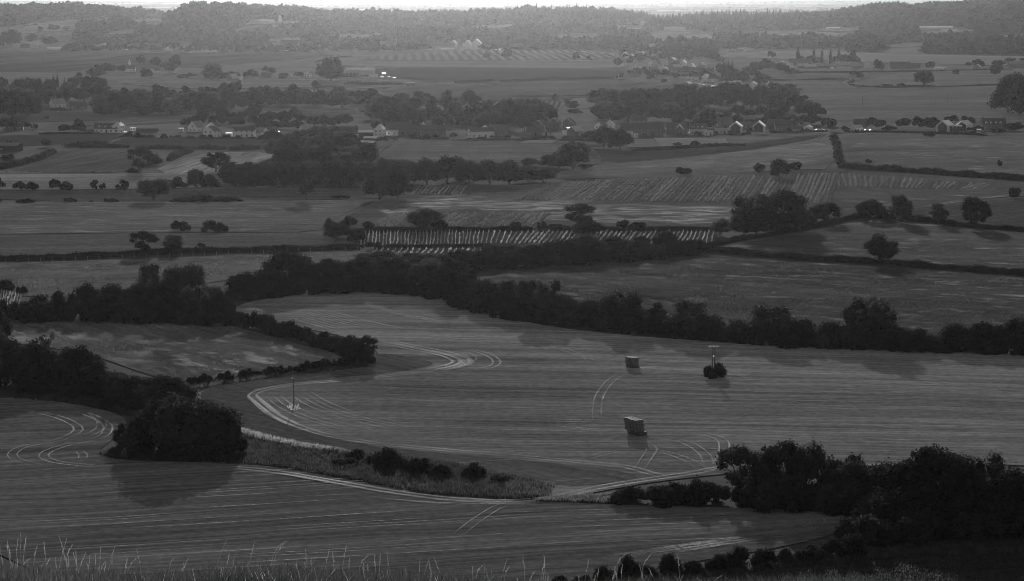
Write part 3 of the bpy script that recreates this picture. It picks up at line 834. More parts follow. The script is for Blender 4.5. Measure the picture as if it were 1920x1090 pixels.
def belt(place, kinds, pts, n, hr, wr, dy=0.0):
    Lx = np.array(pts, float)
    seg = np.hypot(*(Lx[1:] - Lx[:-1]).T); cum = np.concatenate([[0], np.cumsum(seg)])
    for i in range(n):
        t = (i + random.uniform(0.15, 0.85)) / n * cum[-1]
        x, y = np.interp(t, cum, Lx[:, 0]), np.interp(t, cum, Lx[:, 1]) + random.uniform(-dy, dy)
        h = random.uniform(*hr)
        PLANTS.append((place, random.choice(kinds), x, y, random.uniform(*wr), h))

# --- nearest right-hand wood
P('the wood at lower right', 'ragged', (1388, 928, 92, 98), (1478, 934, 105, 112))
P('the wood at lower right', 'oak', (1508, 936, 80, 114), (1762, 968, 160, 132), (1700, 966, 110, 108), (1832, 968, 120, 118))
P('the wood at lower right', 'dense', (1602, 944, 80, 84), (1646, 950, 85, 82), (1905, 990, 130, 118), (1975, 996, 150, 132), (1440, 938, 90, 90), (1560, 944, 90, 66))
belt('the lower right thicket', ['bush', 'wide'], [(1165, 945), (1260, 945), (1360, 946), (1480, 952), (1600, 964), (1700, 972)], 13, (34, 52), (70, 100), 3)
belt('the right wood shrubs', ['bush', 'wide'], [(1590, 1012), (1700, 1016), (1800, 1014), (1960, 1008)], 9, (40, 66), (80, 120), 6)
belt('the upper right wood', ['wide', 'dense'], [(1640, 985), (1760, 992), (1950, 1002)], 6, (55, 80), (100, 140), 5)
P('the bottom right scrub', 'bush', (1050, 1097, 34, 20), (1092, 1098, 44, 22), (1132, 1096, 56, 38), (1180, 1090, 52, 52), (1215, 1088, 50, 30), (1256, 1082, 58, 48), (1300, 1080, 50, 30), (1345, 1072, 50, 36), (1382, 1066, 66, 46), (1432, 1062, 60, 36), (1482, 1056, 58, 30), (1520, 1052, 60, 32), (1566, 1046, 62, 40), (1600, 1042, 60, 42))
# --- left thicket
P('the great thicket', 'dense', (300, 850, 120, 104), (352, 858, 140, 112), (405, 852, 115, 92), (330, 838, 120, 100), (372, 842, 110, 98))
P('the great thicket', 'bush', (262, 848, 66, 70), (440, 852, 50, 50), (250, 852, 60, 46), (330, 858, 80, 50), (390, 860, 80, 44))
P('the left edge of the great thicket', 'round', (227, 838, 32, 46))
P('the dark belt at the left edge', 'dense', (62, 722, 110, 84), (150, 722, 95, 74), (118, 730, 90, 60), (24, 718, 70, 84), (-20, 700, 80, 100))
P('the dark belt at the left edge', 'bare', (92, 668, 32, 46))
P('the dark belt at the left edge', 'pale', (130, 700, 50, 50), (75, 700, 60, 50))
belt('the thicket belt', ['bush', 'wide', 'dense'], [(170, 742), (230, 752), (290, 762), (345, 758)], 8, (40, 58), (70, 95), 6)
belt('the left belt scrub', ['wide'], [(20, 738), (120, 742), (220, 770)], 5, (18, 28), (60, 80), 3)
P('the dark belt at the left edge', 'dense', (0, 640, 50, 60), (-10, 668, 60, 60))
# --- belt above left pasture
P('the left pasture belt', 'round', (345, 582, 84, 92), (165, 592, 60, 62), (262, 596, 70, 66), (215, 592, 75, 62), (305, 592, 70, 68), (390, 592, 70, 58))
P('the left pasture belt', 'pale', (284, 575, 56, 84), (362, 602, 56, 66))
P('the left pasture belt', 'bush', (75, 594, 70, 42), (120, 596, 60, 52), (45, 598, 50, 34), (15, 600, 50, 40), (190, 600, 70, 44), (240, 602, 70, 44), (290, 602, 80, 44), (335, 604, 70, 44), (10, 545, 36, 22), (40, 550, 26, 14))
P('the left pasture belt', 'dense', (412, 606, 62, 56), (385, 604, 60, 48), (430, 610, 40, 36))
# hooked hedge
belt('the hooked hedge', ['bush'], [(445, 608), (500, 622), (560, 638), (620, 656), (645, 664)], 13, (26, 34), (34, 46), 3)
P('the end of the hooked hedge', 'ragged', (655, 681, 56, 54), (686, 681, 44, 54))
P('the end of the hooked hedge', 'dense', (671, 684, 62, 46))
P('the end of the hooked hedge', 'bush', (670, 682, 50, 34), (690, 682, 30, 30))
belt('the hedge return', ['bush', 'wide'], [(350, 722), (400, 716), (450, 710), (520, 702), (600, 692), (660, 685)], 17, (12, 22), (20, 34), 2)
# --- central belt
P('the central tree belt', 'oak', (545, 546, 112, 76), (1010, 602, 84, 82), (1165, 618, 92, 72), (1632, 650, 112, 92))
P('the central tree belt', 'round', (602, 546, 80, 62), (650, 542, 84, 58), (692, 542, 90, 62), (742, 542, 92, 66), (792, 546, 84, 62), (858, 560, 86, 76), (912, 582, 80, 58), (955, 590, 74, 64))
P('the central tree belt', 'dense', (460, 556, 78, 46), (500, 552, 80, 52), (825, 550, 70, 56), (885, 572, 70, 48), (1060, 606, 76, 54), (1112, 612, 80, 52), (1245, 624, 80, 44))
P('the central tree belt', 'tall', (1232, 622, 34, 56))
P('the central tree belt', 'pale', (1290, 632, 90, 70), (1448, 642, 100, 72), (1200, 620, 60, 44))
P('the central tree belt', 'bush', (1330, 638, 80, 50), (1382, 642, 76, 46), (1410, 644, 70, 40), (1500, 648, 82, 50), (1556, 652, 84, 52), (1588, 654, 70, 46), (1690, 654, 70, 40), (1728, 656, 70, 42), (1664, 655, 80, 44), (1130, 616, 70, 40), (1075, 610, 60, 36), (1480, 648, 60, 38), (985, 596, 60, 40))
P('the central tree belt', 'dense', (1790, 658, 86, 52), (1848, 660, 84, 56), (1905, 662, 92, 68), (1962, 664, 110, 74))
belt('the central belt undergrowth', ['wide'], [(440, 560), (540, 552), (700, 546), (810, 556), (900, 586), (980, 604)], 12, (20, 30), (50, 70), 2)
# second belt
P('the netted vine belt', 'round', (950, 498, 84, 42), (1000, 496, 76, 38), (1052, 492, 84, 46), (1102, 488, 92, 48), (1150, 484, 74, 42), (905, 498, 60, 36), (860, 500, 60, 34))
P('the netted vine belt', 'dense', (1250, 474, 56, 42), (1204, 462, 46, 22), (1196, 480, 70, 30), (1290, 470, 70, 20), (1100, 470, 60, 34), (1330, 470, 50, 16))
P('the netted vine belt', 'pale', (770, 498, 60, 24), (820, 500, 60, 26), (1010, 480, 60, 24), (720, 500, 60, 30), (690, 500, 60, 26))
# hedge trees above the netted vines
P('the netted vine hedge', 'round', (795, 432, 76, 42), (965, 434, 30, 24), (655, 428, 34, 26), (690, 434, 28, 22), (1350, 442, 42, 32))
P('the netted vine hedge', 'ragged', (1085, 424, 64, 44))
P('the netted vine hedge', 'dense', (1106, 442, 62, 30), (1170, 434, 40, 24), (1200, 434, 40, 24), (632, 444, 52, 26), (1040, 432, 60, 14), (825, 434, 40, 24))
P('the netted vine hedge', 'bush', (1015, 432, 24, 18), (618, 430, 26, 22), (670, 452, 40, 22), (700, 466, 40, 14))
# right row
P('the right ridge hedge', 'ragged', (1465, 438, 96, 84))
P('the right ridge hedge', 'oak', (1418, 436, 90, 72), (1828, 428, 60, 58), (1548, 418, 62, 38))
P('the right ridge hedge', 'dense', (1395, 440, 70, 44), (1500, 434, 62, 48), (1634, 412, 62, 38), (1440, 442, 90, 50))
P('the right ridge hedge', 'round', (1688, 417, 46, 54), (1905, 372, 32, 26))
P('the right ridge hedge', 'pale', (1760, 420, 40, 40))
P('the right ridge hedge', 'bush', (1700, 414, 30, 14), (1725, 416, 26, 14), (1660, 412, 40, 20))
P('the middle of the right crop field', 'round', (1651, 494, 64, 56))
# left isolated
P('the left pasture path', 'pale', (330, 433, 30, 22))
P('the left pasture path', 'bush', (346, 433, 24, 18), (394, 435, 36, 22), (414, 435, 30, 19))
P('the long fenced hedge at left', 'ragged', (268, 476, 54, 44))
P('the long fenced hedge at left', 'pale', (325, 474, 44, 34), (376, 471, 26, 18))
P('the pale strip', 'round', (-2, 356, 30, 26), (36, 357, 26, 19), (57, 357, 30, 21), (104, 359, 28, 26), (122, 359, 30, 24), (178, 359, 18, 24), (193, 359, 15, 18), (231, 359, 30, 24), (288, 377, 64, 44))
P('the pale strip', 'pale', (335, 357, 42, 27), (316, 357, 30, 22))
P('the pale strip', 'dense', (368, 356, 38, 40), (394, 356, 40, 30))
P('the strip edge', 'wide', (50, 379, 42, 7), (130, 379, 26, 9), (172, 379, 13, 5), (207, 379, 31, 8), (340, 379, 52, 10), (378, 378, 56, 15), (425, 378, 62, 11), (0, 379, 12, 6), (640, 372, 40, 8))
P('the cut hay field', 'open', (405, 323, 56, 38))
P('the corner of the left paddock', 'ragged', (262, 324, 50, 50))
P('the corner of the left paddock', 'bush', (248, 324, 24, 10), (290, 310, 30, 20), (175, 324, 7, 5))
P('the dark paddock at left', 'round', (85, 276, 23, 16))
P('the farmyard at left', 'dense', (146, 250, 36, 29), (122, 250, 30, 18), (66, 243, 16, 12), (35, 240, 60, 16), (14, 245, 40, 26), (88, 224, 10, 8))
P('the farmyard at left', 'bush', (15, 300, 30, 12), (17, 272, 14, 9))
# dense wood in the middle
belt('the dense central wood', ['round', 'dense', 'dense'], [(425, 350), (500, 352), (600, 352), (700, 350), (770, 346)], 16, (36, 50), (50, 70), 3)
belt('the back of the central wood', ['round', 'dense'], [(420, 338), (520, 338), (640, 335), (760, 330)], 11, (28, 40), (44, 62), 3)
P('the dense wood front', 'ragged', (575, 377, 50, 72))
P('the dense wood front', 'dense', (712, 376, 64, 52), (746, 374, 66, 66))
P('the rounded wood in the middle', 'dense', (800, 347, 66, 52), (838, 347, 76, 54), (880, 347, 64, 46), (918, 346, 72, 48), (955, 345, 60, 46), (990, 343, 60, 34), (1018, 341, 56, 24), (775, 344, 40, 40), (860, 340, 60, 48))
P('the copse', 'oak', (1075, 320, 68, 56))
P('the copse', 'dense', (998, 312, 42, 20), (1028, 314, 50, 24), (1048, 316, 50, 34), (1098, 318, 36, 12))
P('the planted slope edge', 'dense', (1282, 329, 38, 18), (1424, 326, 28, 23), (1462, 337, 42, 40), (1490, 324, 36, 23))
P('the right hay field', 'round', (1628, 309, 14, 13))
P('the right hay field', 'bare', (1875, 314, 11, 16))
# village front
P('the village green front', 'dense', (1132, 278, 62, 42), (1162, 282, 52, 42), (1110, 270, 40, 26), (1303, 273, 17, 12), (1270, 274, 24, 8), (1742, 257, 22, 14))
P('the houses on the right', 'round', (1640, 245, 42, 27), (1695, 243, 36, 24), (1724, 246, 34, 30), (1745, 246, 36, 28), (1668, 246, 30, 12), (1560, 246, 24, 26), (1548, 238, 30, 22), (1585, 247, 22, 12))
P('the houses on the right', 'dense', (1785, 234, 30, 20), (1815, 234, 34, 18), (1830, 248, 40, 12), (1868, 252, 36, 12), (1900, 246, 44, 18), (1940, 248, 40, 22), (1846, 242, 30, 10))
P('the big wood at the right edge', 'dense', (1890, 212, 64, 64), (1928, 226, 84, 88), (1908, 190, 70, 52), (1960, 230, 90, 96), (1945, 190, 80, 60), (1985, 200, 80, 80), (1893, 175, 50, 34))
P('the distant pasture at right', 'oak', (1733, 163, 40, 30))
P('the distant pasture at right', 'ragged', (1792, 144, 16, 16), (1872, 142, 34, 26))
P('the distant pasture at right', 'round', (1600, 142, 24, 12), (1612, 148, 18, 14), (1690, 163, 20, 8), (1660, 164, 40, 7))
belt('the village centre', ['round', 'dense', 'tall', 'pale'], [(690, 228), (760, 232), (840, 230), (920, 228)], 15, (26, 42), (30, 46), 5)
belt('the village conifers', ['conifer'], [(870, 232), (912, 230)], 4, (34, 44), (18, 24), 2)
belt('the small vineyard', ['round', 'dense', 'tall'], [(930, 232), (980, 230), (1040, 230)], 9, (30, 46), (28, 42), 4)
belt('the domed wood above the village', ['dense', 'round'], [(1115, 202), (1180, 204), (1240, 202), (1290, 198)], 11, (32, 42), (42, 60), 3)
belt('the middle houses', ['round', 'dense', 'pale'], [(1130, 232), (1190, 232), (1260, 228)], 9, (24, 36), (26, 40), 4)
belt('the upper village slope', ['dense', 'round', 'tall'], [(1290, 205), (1360, 200), (1440, 205), (1500, 212), (1540, 222)], 16, (26, 40), (30, 46), 6)
belt('the lower village slope', ['round', 'dense', 'pale'], [(1270, 228), (1330, 228), (1400, 222), (1480, 232), (1535, 236)], 13, (16, 28), (22, 34), 4)
belt('the middle village gardens', ['round', 'bush', 'dense'], [(640, 262), (740, 262), (860, 258), (960, 262), (1060, 262), (1100, 262)], 20, (5, 11), (14, 24), 3)
belt('the right village gardens', ['bush', 'round'], [(1180, 252), (1260, 250), (1340, 252), (1420, 252), (1530, 248)], 16, (6, 12), (10, 18), 2)
belt('the left cottages', ['round', 'dense', 'pale', 'tall'], [(340, 240), (420, 236), (500, 240), (560, 246)], 13, (18, 30), (22, 34), 5)
belt('the left cottage gardens', ['bush', 'round'], [(230, 258), (320, 258), (420, 260), (500, 262)], 12, (6, 12), (12, 22), 3)
belt('the cut hay clump', ['round', 'dense', 'oak', 'pale'], [(510, 305), (560, 296), (610, 300), (660, 300)], 9, (34, 50), (44, 62), 6)
belt('the lane clump', ['round', 'dense', 'pale'], [(500, 268), (560, 270), (620, 274), (665, 280)], 9, (22, 36), (32, 46), 6)
belt('the left long wood', ['round', 'dense', 'tall', 'pale'], [(175, 212), (260, 212), (340, 210), (420, 206)], 16, (24, 40), (34, 48), 4)
belt('the meadow long wood', ['round', 'dense', 'pale'], [(410, 204), (480, 202), (560, 200), (640, 202), (710, 200)], 15, (22, 38), (32, 48), 4)
belt('the long wood back', ['round', 'dense', 'tall'], [(170, 192), (300, 186), (440, 182), (560, 186)], 16, (22, 32), (28, 40), 5)
P('the tall clump at the left edge', 'willow', (25, 222, 80, 60), (-10, 222, 70, 62), (55, 220, 50, 52))
P('the tall clump at the left edge', 'tall', (50, 222, 24, 50), (20, 224, 26, 52), (-5, 224, 26, 54))
belt('the far-left wood', ['round', 'dense', 'tall'], [(-30, 180), (40, 176), (120, 172), (190, 168)], 14, (20, 34), (26, 38), 5)
P('the far-left wood', 'poplar', (100, 168, 9, 30), (108, 168, 9, 32), (121, 166, 6, 22), (128, 178, 10, 26))
P('the white chalet at left', 'round', (265, 124, 22, 22), (292, 128, 24, 22), (330, 128, 30, 26), (320, 138, 24, 22), (275, 152, 28, 26), (310, 128, 24, 14), (180, 148, 40, 20))
belt('the chalet left', ['round', 'dense'], [(176, 138), (230, 136)], 5, (14, 20), (18, 26), 2)
P('the farm lane', 'willow', (398, 148, 40, 30), (620, 153, 54, 48))
P('the farm lane', 'dense', (425, 150, 30, 16), (440, 150, 24, 18), (470, 148, 30, 20), (498, 136, 16, 14), (511, 142, 16, 18), (535, 148, 30, 14), (560, 146, 24, 12), (400, 152, 50, 18), (345, 150, 30, 12), (360, 146, 24, 10))
P('the arable slope foot', 'round', (802, 192, 25, 22), (840, 192, 26, 25), (855, 193, 15, 10), (592, 172, 20, 22), (575, 180, 20, 12), (625, 176, 16, 8))
P('the arable slope foot', 'ragged', (1070, 205, 34, 20), (1078, 215, 30, 12), (1042, 187, 14, 14), (1062, 196, 14, 12))
belt('the arable slope left', ['round', 'dense'], [(640, 192), (680, 194), (720, 196)], 6, (16, 28), (24, 34), 4)
P('the hedge of the striped vineyard', 'round', (912, 110, 15, 13), (951, 110, 27, 20), (1081, 113, 19, 16), (1104, 114, 11, 11), (985, 110, 8, 6))
P('the upper far village', 'dense', (1158, 125, 24, 18), (1163, 148, 20, 12), (1220, 150, 18, 12), (1245, 155, 18, 8), (1180, 100, 20, 12))
belt('the upper far village', ['round', 'dense', 'tall'], [(1170, 118), (1230, 112), (1300, 108), (1345, 110)], 34, (9, 17), (14, 24), 6)
belt('the lower far village', ['round', 'dense', 'pale'], [(1180, 138), (1260, 144), (1340, 150), (1400, 158), (1460, 162)], 36, (8, 15), (12, 22), 5)
P('the poplars in the far village', 'poplar', (1357, 150, 12, 38), (1366, 152, 12, 44), (1373, 152, 11, 40), (1400, 160, 10, 24), (1424, 162, 14, 24), (1362, 148, 10, 34))
P('the row of far poplars', 'poplar', (1496, 116, 11, 34), (1526, 118, 9, 32), (1541, 118, 8, 30), (1557, 120, 9, 32), (1573, 112, 9, 26), (1590, 100, 6, 16))
P('the row of far poplars', 'round', (1504, 118, 18, 16), (1520, 120, 22, 18), (1535, 120, 16, 14), (1580, 120, 36, 22), (1600, 122, 30, 26), (1565, 121, 24, 16), (1648, 134, 28, 24), (1745, 132, 22, 18), (1446, 112, 18, 18))
belt('the far estate', ['round', 'dense', 'pale'], [(1400, 140), (1440, 134), (1490, 140)], 9, (14, 24), (18, 30), 4)
P('the right edge lane', 'round', (1835, 128, 34, 18), (1815, 124, 14, 9), (1870, 124, 30, 14), (1895, 120, 26, 12), (1930, 118, 40, 16), (1480, 168, 28, 12), (1465, 166, 20, 8), (1500, 170, 10, 6))
P('the left hill hamlet', 'dense', (20, 88, 40, 32), (60, 84, 28, 22), (90, 88, 40, 20), (-10, 90, 40, 30), (140, 90, 14, 14), (130, 92, 14, 12))
P('the left hill fields', 'dense', (100, 62, 24, 18), (76, 62, 12, 14), (124, 58, 18, 10), (50, 50, 12, 4), (66, 48, 10, 4))
belt('the far village street trees', ['round', 'dense', 'conifer'], [(120, 96), (260, 94), (330, 96), (420, 97), (520, 97), (640, 96)], 62, (8, 17), (12, 22), 1.5)
belt('the street beyond the vineyard', ['round', 'dense'], [(640, 96), (720, 97), (800, 94)], 24, (9, 17), (18, 28), 1.5)
belt('the striped vineyard back', ['round', 'dense'], [(900, 94), (1000, 93), (1100, 94), (1170, 96)], 34, (7, 14), (14, 22), 1.5)

P('the strip between the stubbles', 'bush', (726, 874, 58, 38), (668, 860, 44, 20), (786, 884, 62, 28), (826, 892, 56, 24), (888, 894, 48, 28), (758, 880, 40, 22), (700, 868, 40, 18))
P('the strip between the stubbles', 'wide', (940, 905, 60, 14), (650, 872, 70, 14))
belt('the hedge bank', ['bush', 'wide'], [(1562, 256), (1568, 275), (1572, 295), (1577, 314)], 12, (7, 13), (15, 24), 0)
# fillers: growth that closes the belts down to the ground
belt('the lower right thicket', ['wide', 'bush'], [(1400, 950), (1520, 954), (1640, 962), (1800, 972), (1960, 990)], 14, (44, 66), (90, 130), 6)
belt('the upper right wood', ['wide', 'dense'], [(1560, 925), (1640, 930), (1760, 940), (1960, 950)], 9, (50, 76), (100, 140), 8)
belt('the central belt undergrowth', ['wide', 'bush'], [(1000, 604), (1160, 620), (1300, 634), (1460, 648), (1640, 656), (1800, 660), (1980, 666)], 30, (22, 38), (56, 84), 2)
belt('the central belt undergrowth', ['wide', 'bush'], [(430, 562), (560, 552), (700, 548), (820, 556), (920, 588), (1000, 604)], 18, (24, 38), (56, 84), 3)
belt('the netted vine belt', ['wide', 'dense', 'bush'], [(690, 506), (800, 508), (900, 506), (1060, 498), (1200, 486), (1320, 474)], 26, (18, 32), (50, 76), 4)
belt('the left pasture belt', ['wide', 'bush'], [(30, 602), (150, 602), (260, 606), (360, 608), (430, 616)], 12, (26, 42), (60, 86), 2)
belt('the dark belt at the left edge', ['wide', 'bush'], [(0, 728), (80, 732), (180, 740), (300, 768)], 9, (40, 60), (70, 100), 4)
belt('the small vineyard', ['round', 'dense', 'tall', 'pale'], [(700, 242), (800, 244), (900, 240), (980, 244), (1040, 240)], 16, (20, 38), (28, 42), 4)
belt('the village centre', ['round', 'dense', 'tall', 'pale'], [(700, 214), (780, 210), (860, 206), (940, 214), (1010, 216)], 15, (24, 38), (30, 44), 5)
belt('the middle houses', ['round', 'dense', 'pale'], [(1110, 222), (1180, 220), (1250, 216), (1310, 214)], 11, (26, 38), (34, 48), 5)
belt('the upper village slope', ['dense', 'round', 'tall'], [(1290, 186), (1380, 182), (1460, 190), (1510, 198)], 12, (22, 34), (30, 44), 6)
belt('the lower village slope', ['dense', 'round'], [(1260, 240), (1340, 238), (1440, 236), (1530, 240)], 14, (14, 26), (24, 36), 4)
belt('the far-left wood', ['round', 'dense', 'tall', 'pale'], [(-30, 200), (60, 196), (150, 190), (200, 186)], 15, (22, 36), (30, 42), 6)
belt('the left long wood', ['round', 'dense', 'pale'], [(180, 216), (260, 216), (340, 214), (430, 208)], 12, (20, 32), (34, 48), 3)
belt('the meadow long wood', ['round', 'dense', 'pale'], [(430, 196), (520, 194), (620, 194), (700, 194)], 13, (20, 34), (32, 46), 5)
belt('the cut hay clump', ['round', 'dense', 'oak', 'pale'], [(530, 320), (590, 318), (650, 316), (690, 310)], 10, (34, 50), (44, 62), 6)
belt('the left cottages', ['round', 'dense', 'pale', 'tall'], [(400, 232), (470, 228), (540, 232), (600, 236), (650, 240)], 14, (18, 32), (24, 38), 5)
belt('the lane clump', ['round', 'dense', 'pale'], [(580, 262), (620, 262), (650, 290), (600, 286)], 8, (24, 36), (34, 46), 6)
belt('the far estate', ['round', 'dense'], [(1340, 140), (1400, 150), (1440, 150)], 9, (14, 24), (20, 30), 5)
belt('the distant village skirts', ['round', 'dense', 'tall'], [(1160, 104), (1220, 100), (1280, 104), (1330, 112), (1360, 122)], 18, (12, 20), (18, 28), 5)

# ------------------------------------------------------------------ place the plants: the biggest 300 of each kind are things
FARPTS = []
def proto_of(kind):
    return random.choice(PROTO[kind])

def place_plants():
    rec = []
    for (place, kind, x, y, w_, h_) in PLANTS:
        p = at(x, y); m = mpp(p)
        rec.append((place, kind, x, p, w_ * m, h_ * m, w_ * h_))
    isb = lambda r: r[1] in ('bush', 'wide')
    out = []
    for sel in (False, True):
        rs = sorted([r for r in rec if isb(r) == sel], key=lambda r: -r[6])
        out += rs[:298]
        for r in rs[298:]:
            FARPTS.append((r[3].x, r[3].y, r[3].z - 0.3, r[4], r[5], r[1] == 'conifer' or r[1] == 'poplar'))
    groups = {}
    for r in out: groups.setdefault((r[0], r[1]), []).append(r)
    for (place, kind), rs in groups.items():
        rs.sort(key=lambda r: r[2])
        for i, (_, _, x, p, wm, hm, _) in enumerate(rs):
            d, pw, ph = proto_of(kind)
            sx, sz = wm / pw, hm / ph
            rz = random.uniform(0, 6.283)
            if len(rs) == 1: lab = f'{ADJ[kind]} at {place}'
            elif i == 0: lab = f'{ADJ[kind]}, leftmost of its kind at {place}'
            elif i == len(rs) - 1: lab = f'{ADJ[kind]}, rightmost of its kind at {place}'
            else: lab = f'{ADJ[kind]}, {ordn(i + 1)} from the left at {place}'
            if isb((0, kind)):
                o = inst('bush', d['bush'], None, (p.x, p.y, p.z - 0.15), (0, 0, rz), (sx, sx, sz))
                tag(o, lab, 'bush', f'bushes of {place}')
            else:
                nm = {'poplar': 'poplar_tree', 'conifer': 'conifer_tree', 'oak': 'oak_tree', 'open': 'oak_tree'}.get(kind, 'tree')
                o = empty(nm, (p.x, p.y, p.z - 0.1), rz)
                o.scale = (sx, sx, sz)
                tag(o, lab, 'tree', f'trees of {place}')
                inst('crown', d['crown'], o); inst('trunk', d['trunk'], o)
place_plants()

# ------------------------------------------------------------------ hedges
def hedge(pts, h_px, label, wid=1.1, name='hedge', mat=None, rag=0.2):
    W = world_poly(pts)
    C = catmull(W, 1.2 if W[0][1] < 1400 else 4.0)
    n = len(C)
    T = np.gradient(C, axis=0); T /= np.linalg.norm(T, axis=1)[:, None] + 1e-9
    Nn = np.column_stack([-T[:, 1], T[:, 0]])
    m = np.hypot(C[:, 0], C[:, 1]) / FPX
    H = h_px * m
    k = np.arange(n)
    rnd = np.convolve(RNG.normal(0, 1, n + 8), np.ones(5) / 5, 'valid')[:n]
    Hv = H * (1 + rag * rnd + 0.12 * np.sin(k * 0.31 + W[0][0]))
    Hv = np.maximum(Hv, H * 0.45)
    endf = np.minimum(1, np.minimum(k + 1, n - k) / 3.0)
    Hv = Hv * (0.5 + 0.5 * endf)
    prof = [(-0.5, -0.1), (-0.55, 0.45), (-0.35, 0.85), (0.0, 0.97), (0.35, 0.85), (0.55, 0.45), (0.5, -0.1)]
    V = []
    Z = terrain(C[:, 0], C[:, 1])
    for i in range(n):
        for a, b in prof:
            j = RNG.normal(0, 0.05)
            q = C[i] + Nn[i] * (a + j) * H[i] * wid * 0.9
            V.append((q[0], q[1], Z[i] + b * Hv[i] * 0.92))
    kp = len(prof); F = []
    for i in range(n - 1):
        for j in range(kp - 1):
            a = i * kp + j
            F.append((a, a + 1, a + kp + 1, a + kp))
    F.append(tuple(range(kp))); F.append(tuple((n - 1) * kp + kp - 1 - j for j in range(kp)))
    L = float(np.hypot(*(C[1:] - C[:-1]).T).sum()); Hm = float(H.mean())
    ls = max(0.17, 0.1 * Hm)
    nl = int(min(5200, L * Hm * 2.6 / (ls * ls * 2.2)))
    ii = RNG.integers(0, n, nl)
    th = RNG.uniform(-0.1, math.pi + 0.1, nl)
    a, b = -np.cos(th) * 0.55, np.sin(th) * 0.98
    b = np.where(b < 0.9, b ** 0.8 * np.sign(b), b); b = np.nan_to_num(b)
    Pp = np.column_stack([C[ii] + Nn[ii] * (a * H[ii] * wid)[:, None] + T[ii] * RNG.uniform(-1, 1, nl)[:, None], Z[ii] + b * Hv[ii] + RNG.normal(0, 0.06 * Hm, nl)])
    Dn = np.column_stack([Nn[ii] * a[:, None], b]) + RNG.normal(0, 0.4, (nl, 3)); Dn /= np.linalg.norm(Dn, axis=1)[:, None]
    V2, F2 = cards(Pp, Dn, ls, RNG)
    F += [tuple(f) for f in (F2 + len(V)).tolist()]
    o = me_obj(name, np.concatenate([np.array(V), V2]), F, mat or M_HEDGE)
    return tag(o, label, 'hedge')

HG = [
 ([(-60, 491), (100, 487), (200, 482), (400, 474), (560, 470), (680, 466)], 11, 'long clipped dark hedge with a post fence below the left pasture'),
 ([(610, 442), (660, 438), (760, 435), (900, 434), (1000, 434)], 9, 'dark hedge along the top of the netted vines, left half'),
 ([(1020, 434), (1100, 434), (1200, 434), (1345, 433)], 9, 'dark hedge along the top of the netted vines, right half'),
 ([(718, 467), (800, 466), (880, 465), (955, 463)], 9, 'low dark hedge cutting the lower edge of the netted vines'),
 ([(1290, 462), (1325, 470), (1400, 479), (1500, 487), (1620, 494), (1760, 505), (1880, 514), (2010, 524)], 12, 'long dark hedge between the two right crop fields'),
 ([(1325, 464), (1380, 452), (1450, 442), (1520, 428), (1610, 410), (1680, 412)], 9, 'dark hedge climbing left of the right ridge trees'),
 ([(1700, 414), (1760, 418), (1800, 426), (1880, 432), (2010, 444)], 9, 'dark hedge running right along the right ridge'),
 ([(1575, 314), (1650, 320), (1720, 325)], 11, 'dense dark hedge under the right hay field, left length'),
 ([(1722, 325), (1800, 331), (1900, 337), (2010, 344)], 11, 'dense dark hedge under the right hay field, right length'),
 ([(-20, 322), (30, 312), (70, 302), (100, 288)], 11, 'diagonal dark hedge beside the left shed paddock'),
 ([(125, 276), (160, 274), (198, 271)], 9, 'thick short hedge left of the paddock gateway'),
 ([(150, 278), (190, 278), (240, 278)], 8, 'front hedge along the top of the left paddock'),
 ([(270, 279), (310, 279), (352, 280)], 8, 'hedge above the cut hay field, left of two'),
 ([(362, 280), (390, 280), (420, 281)], 8, 'hedge above the cut hay field, right of two'),
 ([(318, 302), (335, 293), (355, 286)], 11, 'dense diagonal hedge left of the cut hay field'),
 ([(432, 282), (455, 281), (485, 280)], 10, 'bushy hedge right of the cut hay field top'),
 ([(1185, 284), (1260, 281), (1330, 276), (1396, 274)], 7, 'garden hedge below the right village lawns'),
 ([(52, 208), (90, 208), (132, 208)], 6, 'clipped hedge below the white cottage at far left'),
 ([(645, 159), (700, 159), (755, 159)], 5, 'dark hedge below the farm buildings in the middle'),
 ([(855, 156), (890, 155), (925, 153)], 5, 'dark hedge on the lane above the arable slope'),
 ([(940, 154), (1000, 151), (1080, 149), (1150, 148)], 4, 'long dark hedge at the foot of the dark arable field'),
 ([(1600, 152), (1592, 158), (1605, 163), (1650, 165), (1700, 164), (1760, 164)], 4, 'hedge curving with the pale lane at far right'),
 ([(1440, 152), (1500, 151), (1590, 150)], 3, 'thin hedge across the far right pasture'),
 ([(1490, 137), (1600, 136), (1740, 134), (1900, 131)], 3, 'dark hedge below the far estate bungalows'),
 ([(1760, 164), (1850, 161), (1900, 160)], 3, 'thin hedge along the top of the far pole pasture'),
 ([(1585, 248), (1650, 249), (1730, 250), (1800, 253), (1850, 256)], 4, 'low hedge along the right village field edge'),
 ([(1400, 250), (1470, 249), (1550, 247)], 3, 'low dark hedge below the modern white houses'),
 ([(850, 264), (920, 264), (960, 264), (1010, 263)], 4, 'low dark hedge in front of the white mono-pitch house'),
 ([(1040, 264), (1080, 264), (1110, 266)], 4, 'low dark hedge right of the pale lawn'),
 ([(225, 258), (270, 258), (330, 258)], 4, 'low hedge in front of the left bungalow'),
 ([(340, 260), (400, 261), (450, 261)], 4, 'low hedge in front of the left white cottages'),
 ([(75, 252), (110, 252), (185, 251)], 4, 'dark hedge along the top of the dark paddock'),
 ([(960, 182), (1010, 182), (1110, 181)], 3, 'thin hedge above the pale paddock in the middle'),
 ([(590, 118), (620, 110), (660, 107)], 2.5, 'thin hedge on the edge of the far pale field'),
]
for pts, h, lab in HG:
    hedge(pts, h, lab)

